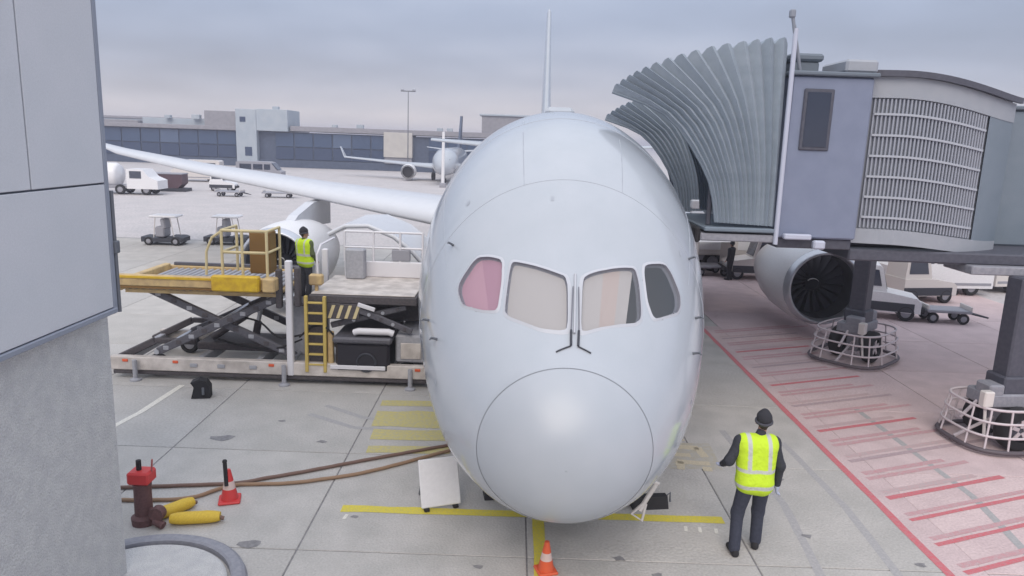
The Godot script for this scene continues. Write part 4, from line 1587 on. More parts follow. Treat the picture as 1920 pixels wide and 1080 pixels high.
		b.tube(l, 0.022, 6)
		obj("hydraulic_hose", b, mats["black_rubber"], t)
	for x in [-8.4, -7.3, -5.2, -3.0, -2.0]:
		b = B.new()
		b.box(Vector3(x, 0.42, -15.302), Vector3(0.12, 0.06, 0.02), 0.006)
		obj("reflector", b, mats["cone_orange"], t)
	b = B.new()
	b.box(Vector3(-4.3, 2.28, -15.75), Vector3(0.3, 0.24, 0.18), 0.03)
	b.tube([Vector3(-4.3, 2.0, -15.75), Vector3(-4.3, 2.2, -15.75)], 0.04, 8)
	obj("control_panel", b, mats["loader_buff"], t)
	for q in [[-8.15, 0.5], [-4.9, 0.5], [-2.15, 0.5]]:
		b = B.new()
		b.tube([Vector3(q[0], 0.02, -15.22), Vector3(q[0], 0.46, -15.22)], 0.05, 10)
		b.lathe([Vector2(0.0, 0.0), Vector2(0.12, 0.0), Vector2(0.12, 0.03), Vector2(0.05, 0.06)], Vector3(q[0], 0.0, -15.22), Basis.IDENTITY, 16, true)
		obj("stabiliser_leg", b, mats["loader_grey"], t)
	rebase(t, Vector3(-5.2, 0, -16.5))

# ---------------------------------------------------------------- small things on the apron
func make_cone(called: String, label: String, at: Vector3, h: float, m: String, dark_top: bool, grp := ""):
	var t := thing(called, label, "traffic cone", at, 0.3, grp)
	var b := B.new()
	b.box(Vector3(0, 0.02, 0), Vector3(h * 0.62, 0.04, h * 0.62), 0.015)
	obj("base", b, mats[m], t)
	b = B.new()
	var r0 := h * 0.25
	var p := func(f0: float, f1: float) -> Array:
		return [Vector2(lerpf(r0, 0.03, f0), 0.04 + (h - 0.04) * f0), Vector2(lerpf(r0, 0.03, f1), 0.04 + (h - 0.04) * f1)]
	b.lathe(p.call(0.0, 0.36), Vector3.ZERO, Basis.IDENTITY, 24)
	obj("lower_cone", b, mats[m], t)
	b = B.new()
	b.lathe(p.call(0.62, 1.0) + [Vector2(0.0, h)], Vector3.ZERO, Basis.IDENTITY, 24, true)
	obj("upper_cone", b, mats[m], t)
	b = B.new()
	b.lathe(p.call(0.36, 0.62), Vector3.ZERO, Basis.IDENTITY, 24)
	obj("band", b, mats["cone_band"], t)
	if dark_top:
		b = B.new()
		b.tube([Vector3(-0.03, h * 0.55, 0.07), Vector3(-0.045, h * 1.28, 0.02)], 0.03, 10)
		b.box(Vector3(-0.045, h * 1.28, 0.02), Vector3(0.065, 0.05, 0.065), 0.015)
		obj("lamp_stick", b, mats["black_rubber"], t)

func make_chock(label: String, at: Vector3, turn: float, tilt: float, l: float):
	var b := B.new()
	var rows := []
	for i in 9:
		var x := -l * 0.5 + l * i / 8.0
		var e: float = [0.72, 0.92, 1.0, 1.0, 1.0, 1.0, 1.0, 0.92, 0.72][i]
		var row := []
		for k in 16:
			var a := TAU * k / 16.0
			row.append(Vector3(x, maxf(0.085 + sin(a) * 0.085 * e, 0.0), cos(a) * 0.1 * e))
		rows.append(row)
	b.grid(rows, false, true)
	for e in [0, 8]:
		for k in 16: b.tri(Vector3(rows[e][0].x, 0.08, 0), rows[e][k], rows[e][(k + 1) % 16], Vector3(-1.0 if e == 0 else 1.0, 0, 0))
	var t := thing("wheel_chock", label, "wheel chock", at, turn, "yellow wheel chocks lying by the wall")
	t.rotation.z = tilt
	obj("body", b, mats["chock_yellow"], t)
	b = B.new()
	b.tube([Vector3(l * 0.5 - 0.01, 0.07, 0), Vector3(l * 0.5 + 0.05, 0.05, 0.0)], 0.03, 8)
	obj("rope_eye", b, mats["hose_brown"], t)

func make_ground_items():
	# hydrant post by the wall
	var t := thing("hydrant_post", "brown post with red box head against the terminal wall", "hydrant", Vector3(-5.02, 0, -9.35))
	var b := B.new()
	b.lathe([Vector2(0.0, 0.0), Vector2(0.16, 0.0), Vector2(0.17, 0.1), Vector2(0.12, 0.14), Vector2(0.115, 0.5), Vector2(0.125, 0.6), Vector2(0.1, 0.62), Vector2(0.0, 0.62)], Vector3.ZERO, Basis.IDENTITY, 20, true)
	obj("post", b, mats["post_brown"], t)
	b = B.new()
	b.box(Vector3(0, 0.7, 0), Vector3(0.3, 0.18, 0.26), 0.025)
	obj("red_head", b, mats["cone_red"], t)
	b = B.new()
	b.tube([Vector3(-0.03, 0.79, 0), Vector3(-0.03, 0.93, 0)], 0.035, 10)
	obj("cap", b, mats["black_rubber"], t)
	b = B.new()
	b.tube([Vector3(0.14, 0.75, 0), Vector3(0.16, 0.95, 0.0)], 0.012, 6)
	obj("rod", b, mats["brick_red"], t)
	b = B.new()
	b.lathe([Vector2(0.0, -0.06), Vector2(0.1, -0.06), Vector2(0.1, 0.06), Vector2(0.0, 0.06)], Vector3(0.24, 0.2, 0.1), Basis(Vector3.RIGHT, PI / 2), 18, true)
	b.tube([Vector3(0.05, 0.2, 0.02), Vector3(0.24, 0.2, 0.05)], 0.05, 8)
	b.tube([Vector3(0.2, 0.1, 0.12), Vector3(0.34, 0.05, 0.16)], 0.055, 8)
	obj("valve", b, mats["post_brown"], t)
	make_chock("yellow chock nearer the hydrant post, lying askew", Vector3(-4.72, 0.0, -9.62), 0.9, 0.0, 0.55)
	make_chock("yellow chock lying foremost on the concrete, pointing right", Vector3(-4.32, 0.0, -9.38), 0.18, 0.0, 0.66)
	make_cone("traffic_cone", "red cone with pale band and black stick beside the hoses", Vector3(-4.1, 0, -10.05), 0.5, "cone_red", true, "traffic cones around the airliner")
	make_cone("traffic_cone", "orange cone on the yellow lead-in line before the nose", Vector3(0.56, 0, -8.5), 0.42, "cone_orange", false, "traffic cones around the airliner")
	# hoses
	var paths := [["thin brown hose running straight from the wall to the airliner", "hose_brown", [Vector2(-5.9, -10.27), Vector2(-5.59, -10.32), Vector2(-4.45, -10.50), Vector2(-4.11, -10.58), Vector2(-3.81, -10.75), Vector2(-3.29, -11.02), Vector2(-2.26, -11.61), Vector2(-0.87, -12.37), Vector2(0.1, -12.95)]],
		["thin tan hose curving below the brown one towards the airliner", "hose_tan", [Vector2(-5.7, -9.9), Vector2(-5.33, -9.92), Vector2(-4.81, -9.99), Vector2(-4.56, -10.13), Vector2(-4.41, -10.31), Vector2(-4.15, -10.5), Vector2(-3.46, -10.6), Vector2(-2.93, -10.78), Vector2(-2.17, -11.16), Vector2(-0.78, -12.22), Vector2(0.1, -12.85)]]]
	for q in paths:
		var cv := Curve3D.new()
		var pts: Array = q[2]
		for i in pts.size():
			var tg: Vector2 = (pts[mini(i + 1, pts.size() - 1)] - pts[maxi(i - 1, 0)]) / 6.0
			cv.add_point(Vector3(pts[i].x, 0.03, pts[i].y), -Vector3(tg.x, 0, tg.y), Vector3(tg.x, 0, tg.y))
		var l := []
		for k in 61: l.append(cv.sample_baked(cv.get_baked_length() * k / 60.0, true) + Vector3(0, 0.002 * sin(k * 1.7), 0))
		b = B.new()
		b.tube(l, 0.03, 8)
		tag(obj("hose", b, mats[q[1]]), q[0], "hose", "hoses lying on the concrete")
	# white box by the stop bar
	t = thing("white_board", "plain white board propped at a slant on the stop bar, left of the nose", "board", Vector3(-0.98, 0, -10.12), 0.36)
	b = B.new()
	b.box(Vector3(0, 0.385, 0), Vector3(0.6, 0.7, 0.055), 0.012, Basis(Vector3.RIGHT, -0.38))
	obj("panel", b, mats["vehicle_white"], t)
	for sx in [-0.2, 0.2]:
		b = B.new()
		b.bar(Vector3(sx, 0.62, -0.14), Vector3(sx, 0.0, -0.42), 0.035, 0.035, 0.006)
		obj("prop", b, mats["mid_metal"], t)
	for sx in [-0.22, 0.22]:
		b = B.new()
		b.box(Vector3(sx, 0.03, 0.12), Vector3(0.08, 0.06, 0.08), 0.012)
		obj("foot", b, mats["black_rubber"], t)
	# rubber block before the loader
	t = thing("rubber_chock", "black rubber chock standing upright before the cargo loader", "wheel chock", Vector3(-6.32, 0, -14.35), 0.2)
	b = B.new()
	b.prism(PackedVector2Array([Vector2(-0.2, 0.0), Vector2(0.17, 0.0), Vector2(0.17, 0.24), Vector2(0.1, 0.36), Vector2(-0.05, 0.4), Vector2(-0.2, 0.34), Vector2(-0.14, 0.24)]), Vector3(0, 0, -0.12), Vector3.RIGHT, Vector3.UP, Vector3(0, 0, 0.24))
	obj("body", b, mats["black_rubber"], t)
	b = B.new()
	b.box(Vector3(0.04, 0.16, 0.125), Vector3(0.05, 0.16, 0.02), 0.006)
	obj("handle", b, mats["mid_metal"], t)
	# black chocks at the nose wheels
	for q in [["black chock left of the nose wheels, just behind the stop bar", -0.05, -10.5], ["black chock right of the nose wheels, just behind the stop bar", 2.2, -10.35]]:
		t = thing("nose_chock", q[0], "wheel chock", Vector3(q[1], 0, q[2]), 0.15, "black chocks under the nose")
		b = B.new()
		b.prism(PackedVector2Array([Vector2(-0.14, 0.0), Vector2(0.14, 0.0), Vector2(0.06, 0.17), Vector2(-0.06, 0.17)]), Vector3(-0.28, 0, 0), Vector3.BACK, Vector3.UP, Vector3(0.56, 0, 0))
		obj("body", b, mats["black_rubber"], t)
		b = B.new()
		b.tube([Vector3(0.25, 0.12, 0), Vector3(0.34, 0.2, 0), Vector3(0.34, 0.06, 0.02)], 0.016, 6)
		obj("handle", b, mats["mid_metal"], t)

# ---------------------------------------------------------------- vehicles further off
func windows_on(t: Node, list: Array, m := "dark_glass"):
	for q in list:
		var b := B.new()
		b.span(q[0], q[1], 0.01)
		obj("window", b, mats[m], t)

func make_van(label: String, at: Vector3, turn: float, s: Vector3, body: String, grp: String, called := "parked_van"):
	# front at -x
	var t := thing(called, label, "van", at, turn, grp)
	var b := B.new()
	var h := s.y
	var l := s.x
	b.prism(PackedVector2Array([Vector2(-l * 0.5, 0.3), Vector2(l * 0.5, 0.3), Vector2(l * 0.5, h * 0.95), Vector2(l * 0.46, h), Vector2(-l * 0.2, h), Vector2(-l * 0.27, h * 0.97), Vector2(-l * 0.4, h * 0.6), Vector2(-l * 0.5, h * 0.52)]), Vector3(0, 0, -s.z * 0.5), Vector3.RIGHT, Vector3.UP, Vector3(0, 0, s.z))
	obj("body", b, mats[body], t)
	var z := s.z * 0.5
	for sz in [-1.0, 1.0]:
		for q in [[-0.26, -0.12], [-0.09, 0.12], [0.16, 0.42]]:
			b = B.new()
			b.span(Vector3(l * q[0], h * 0.6, sz * z - 0.01), Vector3(l * q[1], h * 0.88, sz * z + 0.012), 0.006)
			obj("window", b, mats["dark_glass"], t)
		b = B.new()
		b.span(Vector3(-l * 0.48, 0.42, sz * z - 0.01), Vector3(l * 0.48, 0.52, sz * z + 0.015), 0.005)
		obj("rub_strip", b, mats["vehicle_grey"], t)
		for x in [-0.31, 0.3]: wheel(t, Vector3(l * x, 0.32, sz * (z - 0.12)), 0.32, 0.22, Vector3.BACK)
	b = B.new()
	b.prism(PackedVector2Array([Vector2(-l * 0.41, h * 0.61), Vector2(-l * 0.285, h * 0.93), Vector2(-l * 0.295, h * 0.945), Vector2(-l * 0.42, h * 0.62)]), Vector3(0, 0, -z + 0.12), Vector3.RIGHT, Vector3.UP, Vector3(0, 0, s.z - 0.24))
	obj("windscreen", b, mats["dark_glass"], t)
	b = B.new()
	b.span(Vector3(-l * 0.5 - 0.06, 0.3, -z), Vector3(-l * 0.5, 0.55, z), 0.03)
	obj("bumper", b, mats["vehicle_grey"], t)
	for sz in [-1.0, 1.0]:
		b = B.new()
		b.box(Vector3(-l * 0.5 - 0.01, 0.7, sz * (z - 0.22)), Vector3(0.06, 0.16, 0.26), 0.02)
		obj("headlight", b, mats["bright_metal"], t)

func make_tug(label: String, at: Vector3, turn: float, m: String, grp := ""):
	# aircraft tow tractor, front at +x: cab at the rear, low bonnet
	var t := thing("tow_tractor", label, "tractor", at, turn, grp)
	var b := B.new()
	b.prism(PackedVector2Array([Vector2(-1.1, 0.28), Vector2(1.15, 0.28), Vector2(1.15, 0.66), Vector2(1.0, 0.78), Vector2(0.1, 0.92), Vector2(-1.1, 0.92)]), Vector3(0, 0, -0.6), Vector3.RIGHT, Vector3.UP, Vector3(0, 0, 1.2))
	obj("body", b, mats[m], t)
	b = B.new()
	b.prism(PackedVector2Array([Vector2(-1.05, 0.92), Vector2(0.1, 0.92), Vector2(-0.1, 1.7), Vector2(-0.2, 1.78), Vector2(-1.0, 1.78)]), Vector3(0, 0, -0.52), Vector3.RIGHT, Vector3.UP, Vector3(0, 0, 1.04))
	obj("cab", b, mats[m], t)
	for sz in [-1.0, 1.0]:
		b = B.new()
		b.prism(PackedVector2Array([Vector2(-0.9, 1.1), Vector2(-0.08, 1.1), Vector2(-0.22, 1.64), Vector2(-0.9, 1.64)]), Vector3(0, 0, sz * 0.52 - 0.01), Vector3.RIGHT, Vector3.UP, Vector3(0, 0, 0.022))
		obj("side_window", b, mats["dark_glass"], t)
		b = B.new()
		b.span(Vector3(-1.1, 0.3, sz * 0.6 - 0.015), Vector3(0.95, 0.6, sz * 0.6 + 0.015), 0.01)
		obj("side_skirt", b, mats["dark_metal"], t)
		for x in [-0.72, 0.72]: wheel(t, Vector3(x, 0.27, sz * 0.52), 0.27, 0.2, Vector3.BACK)
		b = B.new()
		b.box(Vector3(1.16, 0.56, sz * 0.38), Vector3(0.05, 0.12, 0.2), 0.02)
		obj("headlight", b, mats["bright_metal"], t)
	b = B.new()
	b.prism(PackedVector2Array([Vector2(0.085, 1.0), Vector2(0.105, 1.0), Vector2(-0.085, 1.68), Vector2(-0.105, 1.68)]), Vector3(0, 0, -0.44), Vector3.RIGHT, Vector3.UP, Vector3(0, 0, 0.88))
	obj("windscreen", b, mats["dark_glass"], t)
	b = B.new()
	b.lathe([Vector2(0.07, 1.78), Vector2(0.07, 1.88), Vector2(0.0, 1.93)], Vector3(-0.6, 0, 0), Basis.IDENTITY, 12, true)
	obj("beacon", b, mats["cone_orange"], t)
	b = B.new()
	b.span(Vector3(1.15, 0.3, -0.58), Vector3(1.27, 0.5, 0.58), 0.03)
	obj("bumper", b, mats["black_rubber"], t)

func make_dolly(label: String, at: Vector3, turn: float, l: float, w: float, cover: bool, grp: String):
	var t := thing("baggage_dolly", label, "dolly", at, turn, grp)
	var b := B.new()
	b.span(Vector3(-l * 0.5, 0.36, -w * 0.5), Vector3(l * 0.5, 0.46, w * 0.5), 0.02)
	obj("bed", b, mats["vehicle_grey"], t)
	for sx in [-1.0, 1.0]:
		for sz in [-1.0, 1.0]: wheel(t, Vector3(sx * l * 0.34, 0.18, sz * w * 0.4), 0.18, 0.12, Vector3.BACK)
	b = B.new()
	b.tube([Vector3(l * 0.5, 0.36, -0.2), Vector3(l * 0.5 + 0.7, 0.2, 0), Vector3(l * 0.5, 0.36, 0.2)], 0.03, 6)
	obj("drawbar", b, mats["dark_metal"], t)
	for sx in [-1.0, 1.0]:
		b = B.new()
		b.span(Vector3(sx * l * 0.48 - 0.03, 0.46, -w * 0.48), Vector3(sx * l * 0.48 + 0.03, 0.6 if not cover else 1.5, w * 0.48), 0.01)
		obj("end_frame", b, mats["vehicle_cream"], t)
	if cover:
		b = B.new()
		b.prism(PackedVector2Array([Vector2(-w * 0.52, 1.5), Vector2(w * 0.52, 1.5), Vector2(w * 0.4, 1.66), Vector2(-w * 0.4, 1.66)]), Vector3(-l * 0.52, 0, 0), Vector3.BACK, Vector3.UP, Vector3(l * 1.04, 0, 0))
		obj("roof", b, mats["vehicle_white"], t)

func make_belt_tractor(label: String, at: Vector3, turn: float):
	var t := thing("baggage_tractor", label, "tractor", at, turn, "roofed baggage tractors")
	var b := B.new()
	b.prism(PackedVector2Array([Vector2(-0.95, 0.16), Vector2(0.95, 0.16), Vector2(0.95, 0.36), Vector2(0.8, 0.42), Vector2(0.3, 0.42), Vector2(0.24, 0.34), Vector2(-0.5, 0.34), Vector2(-0.95, 0.4)]), Vector3(0, 0, -0.5), Vector3.RIGHT, Vector3.UP, Vector3(0, 0, 1.0))
	obj("body", b, mats["dark_metal"], t)
	b = B.new()
	b.box(Vector3(-0.12, 0.62, 0), Vector3(0.42, 0.5, 0.8), 0.05)
	obj("seat", b, mats["vehicle_grey"], t)
	b = B.new()
	b.box(Vector3(0.02, 1.0, 0), Vector3(0.2, 0.5, 0.7), 0.05, Basis(Vector3.BACK, 0.15))
	obj("seat_back", b, mats["vehicle_grey"], t)
	for q in [[-0.36, -0.4], [-0.36, 0.4], [0.5, -0.4], [0.5, 0.4]]:
		b = B.new()
		b.tube([Vector3(q[0] * 1.1, 0.36, q[1]), Vector3(q[0] * 0.8, 1.3, q[1])], 0.022, 6)
		obj("roof_post", b, mats["vehicle_cream"], t)
	b = B.new()
	b.box(Vector3(0.06, 1.36, 0), Vector3(1.25, 0.1, 1.0), 0.04)
	obj("roof", b, mats["vehicle_white"], t)
	for sx in [-0.62, 0.62]:
		for sz in [-0.46, 0.46]: wheel(t, Vector3(sx, 0.2, sz), 0.2, 0.14, Vector3.BACK)

func make_background():
	var y := 0.0
	# right: tow tractor, dolly, vans, lorry
	make_tug("white tow tractor with dark skirts behind the farther bridge column", Vector3(12.55, 0, -24.4), -0.35, "vehicle_white")
	make_dolly("empty flat baggage dolly right of the white tow tractor", Vector3(14.4, 0, -23.8), -0.1, 1.4, 0.8, false, "flat baggage dollies")
	y = -0.02
	make_van("white van with grey strip, foremost of the pair under the bridge", Vector3(16.9, 0.0, -29.3), 0.1, Vector3(4.2, 2.1, 1.8), "vehicle_white", "white vans beyond the bridge")
	make_van("white van at right edge beyond the near bridge column", Vector3(21.6, -0.02, -30.6), PI + 0.2, Vector3(4.4, 2.2, 1.8), "vehicle_cream", "white vans beyond the bridge")
	make_tug("small cream tractor between the white tow tractor and the vans", Vector3(15.4, 0, -27.3), 0.2, "vehicle_cream")
	# loose baggage near the vans
	# lorry behind the fuselage
	var t := thing("catering_lorry", "cream high-sided catering lorry seen under the bridge canopy, left of the engine", "lorry", Vector3(11.0, 0.0, -33.5), 0.08)
	var b := B.new()
	b.span(Vector3(-3.2, 0.75, -1.2), Vector3(2.4, 3.0, 1.2), 0.05)
	obj("box_body", b, mats["vehicle_cream"], t)
	b = B.new()
	b.span(Vector3(-3.2, 0.5, -1.0), Vector3(4.0, 0.74, 1.0), 0.02)
	obj("chassis", b, mats["vehicle_grey"], t)
	b = B.new()
	b.prism(PackedVector2Array([Vector2(2.5, 0.6), Vector2(4.1, 0.6), Vector2(4.1, 1.5), Vector2(3.8, 2.3), Vector2(2.5, 2.3)]), Vector3(0, 0, -1.1), Vector3.RIGHT, Vector3.UP, Vector3(0, 0, 2.2))
	obj("cab", b, mats["vehicle_white"], t)
	b = B.new()
	b.span(Vector3(2.75, 1.5, 1.09), Vector3(3.6, 2.1, 1.115), 0.005)
	obj("side_window", b, mats["dark_glass"], t)
	for k in 3:
		b = B.new()
		b.span(Vector3(-2.9 + k * 1.75, 1.0, 1.19), Vector3(-1.35 + k * 1.75, 2.7, 1.215), 0.008)
		obj("side_panel", b, mats["vehicle_white"], t)
	for x in [-2.2, -1.2, 3.2]:
		for sz in [-1.0, 1.0]: wheel(t, Vector3(x, 0.45, sz * 0.95), 0.45, 0.28, Vector3.BACK)
	make_tug("cream tractor standing before the catering lorry left of the engine", Vector3(10.2, 0, -31.0), PI, "vehicle_cream")
	make_dolly("cream dolly beside the dark clothed worker under the bridge", Vector3(8.5, 0, -31.4), 0.2, 1.6, 1.0, true, "covered baggage dollies")
	# left: tanker truck, dark container, carts
	t = thing("tanker_truck", "white tanker truck under the wing at the left edge", "truck", Vector3(-33.6, y, -61.5), 0.05)
	b = B.new()
	b.lathe([Vector2(0.0, -4.2), Vector2(0.8, -4.1), Vector2(1.0, -3.8), Vector2(1.0, 0.9), Vector2(0.8, 1.2), Vector2(0.0, 1.3)], Vector3(-0.6, 1.55, 0), Basis(Vector3.BACK, -PI / 2), 28)
	obj("tank", b, mats["vehicle_white"], t)
	b = B.new()
	b.span(Vector3(-4.6, 0.5, -0.8), Vector3(3.8, 0.75, 0.8), 0.03)
	obj("chassis", b, mats["vehicle_grey"], t)
	b = B.new()
	b.prism(PackedVector2Array([Vector2(1.5, 0.5), Vector2(4.0, 0.5), Vector2(4.0, 1.2), Vector2(3.3, 1.5), Vector2(2.8, 2.1), Vector2(1.5, 2.1)]), Vector3(0, 0, -1.0), Vector3.RIGHT, Vector3.UP, Vector3(0, 0, 2.0))
	obj("cab", b, mats["vehicle_white"], t)
	windows_on(t, [[Vector3(1.75, 1.35, 0.99), Vector3(2.7, 1.95, 1.02)]])
	for x in [-3.6, -2.7, 0.9, 3.0]:
		for sz in [-1.0, 1.0]: wheel(t, Vector3(x, 0.42, sz * 0.85), 0.42, 0.26, Vector3.BACK)
	t = thing("freight_container", "dark maroon freight container with sloping end right of the tanker truck", "container", Vector3(-31.0, y, -66.0), 0.1, "")
	b = B.new()
	b.prism(PackedVector2Array([Vector2(-1.3, 0.3), Vector2(0.9, 0.3), Vector2(1.3, 0.7), Vector2(1.3, 1.5), Vector2(-1.3, 1.5)]), Vector3(0, 0, -0.8), Vector3.RIGHT, Vector3.UP, Vector3(0, 0, 1.6))
	obj("body", b, mats["maroon"], t)
	b = B.new()
	b.span(Vector3(-1.4, 0.0, -0.85), Vector3(1.6, 0.28, 0.85), 0.03)
	obj("pallet", b, mats["dark_metal"], t)
	b = B.new()
	b.span(Vector3(-1.35, 1.505, -0.85), Vector3(1.35, 1.6, 0.85), 0.02)
	obj("lid", b, mats["vehicle_grey"], t)
	make_belt_tractor("small roofed baggage tractor alone on the apron beyond the loader deck", Vector3(-16.65, 0.0, -34.7), 0.05)
	make_belt_tractor("small roofed baggage tractor half hidden behind the loader's cream cage", Vector3(-14.0, 0.0, -35.4), 0.05)
	make_dolly("flat white dolly on the far apron below the wing", Vector3(-24.3, y, -62.5), 0.0, 2.2, 1.2, false, "flat baggage dollies")
	make_tug("small white tractor on the far apron below the wing", Vector3(-27.0, y, -68.0), 0.1, "vehicle_white")
	make_dolly("grey flat dolly farthest off, right of the others below the wing", Vector3(-20.3, y, -63.0), 0.1, 2.6, 1.2, false, "flat baggage dollies")
	make_van("white van far off before the terminal's stair tower", Vector3(-34.5, y, -80.0), 0.15, Vector3(5.0, 2.3, 2.0), "vehicle_cream", "far vans on the apron")
	make_van("grey van far off left of the second airliner's wing", Vector3(-29.0, y, -84.0), 3.2, Vector3(5.0, 2.2, 2.0), "vehicle_grey", "far vans on the apron")
	# second airliner, nose on, before the terminal
	t = thing("airliner", "smaller distant airliner with dark fin before the terminal", "airplane", Vector3(-8.6, y, -86.0))
	var rows := []
	for s in [[0.0, 0.02, 2.1], [0.3, 0.55, 2.15], [1.0, 1.0, 2.3], [2.5, 1.45, 2.55], [4.5, 1.65, 2.7], [20.0, 1.65, 2.7], [25.0, 1.1, 3.1], [29.0, 0.2, 3.6]]:
		var row := []
		for j in 32: row.append(Vector3(sin(TAU * j / 32) * s[1], s[2] + cos(TAU * j / 32) * s[1], -s[0]))
		rows.append(row)
	b = B.new()
	b.grid(rows, false, true)
	obj("fuselage", b, mats["aircraft_white"], t)
	for s in [-1.0, 1.0]:
		obj("wing", wing_loft([[Vector3(s * 1.0, 1.7, -8.0), 5.5, 0.7], [Vector3(s * 5.5, 1.95, -10.5), 3.2, 0.4], [Vector3(s * 15.0, 2.5, -15.5), 1.4, 0.2]]), mats["aircraft_white"], t)
		b = B.new()
		b.prism(PackedVector2Array([Vector2(0, 0), Vector2(1.3, 0), Vector2(2.1, 1.7), Vector2(1.6, 1.7)]), Vector3(s * 15.0, 2.5, -15.5), Vector3(0, 0, -1), Vector3(s * 0.55, 0.83, 0), Vector3(0.1, 0, 0))
		obj("winglet", b, mats["aircraft_white"], t)
		b = B.new()
		b.lathe([Vector2(0.75, 0.6), Vector2(0.72, 0.0), Vector2(0.85, 0.05), Vector2(0.98, 0.7), Vector2(0.9, 2.0), Vector2(0.6, 3.0), Vector2(0.0, 3.1)], Vector3(s * 5.2, 1.15, -8.0), Basis(Vector3.RIGHT, -PI / 2), 24)
		obj("engine", b, mats["vehicle_white"], t)
		b = B.new()
		b.lathe([Vector2(0.0, 0.4), Vector2(0.74, 0.5)], Vector3(s * 5.2, 1.15, -8.0), Basis(Vector3.RIGHT, -PI / 2), 24)
		obj("engine_inlet", b, mats["black_rubber"], t)
		obj("tailplane", wing_loft([[Vector3(s * 0.4, 3.6, -25.0), 2.6, 0.3], [Vector3(s * 5.2, 4.1, -28.0), 1.0, 0.12]]), mats["aircraft_white"], t)
		b = B.new()
		b.span(Vector3(s * 0.25 + 0.05, 2.75, -1.25), Vector3(s * 0.75 + 0.05, 3.1, -1.15), 0.02)
		obj("cockpit_window", b, mats["window_black"], t)
		b = B.new()
		b.tube([Vector3(s * 2.4, 0.5, -12.5), Vector3(s * 2.4, 1.8, -12.5)], 0.12, 8)
		obj("main_gear", b, mats["mid_metal"], t)
		wheel(t, Vector3(s * 2.4, 0.5, -12.5), 0.5, 0.5, Vector3.RIGHT, "main_wheel")
	b = B.new()
	b.prism(PackedVector2Array([Vector2(0, 3.9), Vector2(5.0, 3.9), Vector2(6.4, 8.9), Vector2(4.6, 8.9)]), Vector3(-0.14, 0, -23.0), Vector3(0, 0, -1), Vector3.UP, Vector3(0.28, 0, 0))
	obj("fin", b, mats["terminal_dark"], t)
	b = B.new()
	b.tube([Vector3(0, 0.4, -3.0), Vector3(0, 1.4, -3.0)], 0.1, 8)
	obj("nose_gear", b, mats["mid_metal"], t)
	wheel(t, Vector3(0, 0.4, -3.0), 0.4, 0.4, Vector3.RIGHT, "nose_wheel")
	# pale light pole beside it
	t = thing("apron_pole", "tall white apron pole beside the distant dark fin", "pole", Vector3(-8.3, y, -84.0))
	b = B.new()
	b.tube([Vector3(0, 0, 0), Vector3(0, 6.2, 0)], 0.2, 10, true, 0.16)
	obj("pole", b, mats["vehicle_white"], t)
	b = B.new()
	b.box(Vector3(0, 0.25, 0), Vector3(0.7, 0.5, 0.7), 0.05)
	obj("footing", b, mats["vehicle_grey"], t)

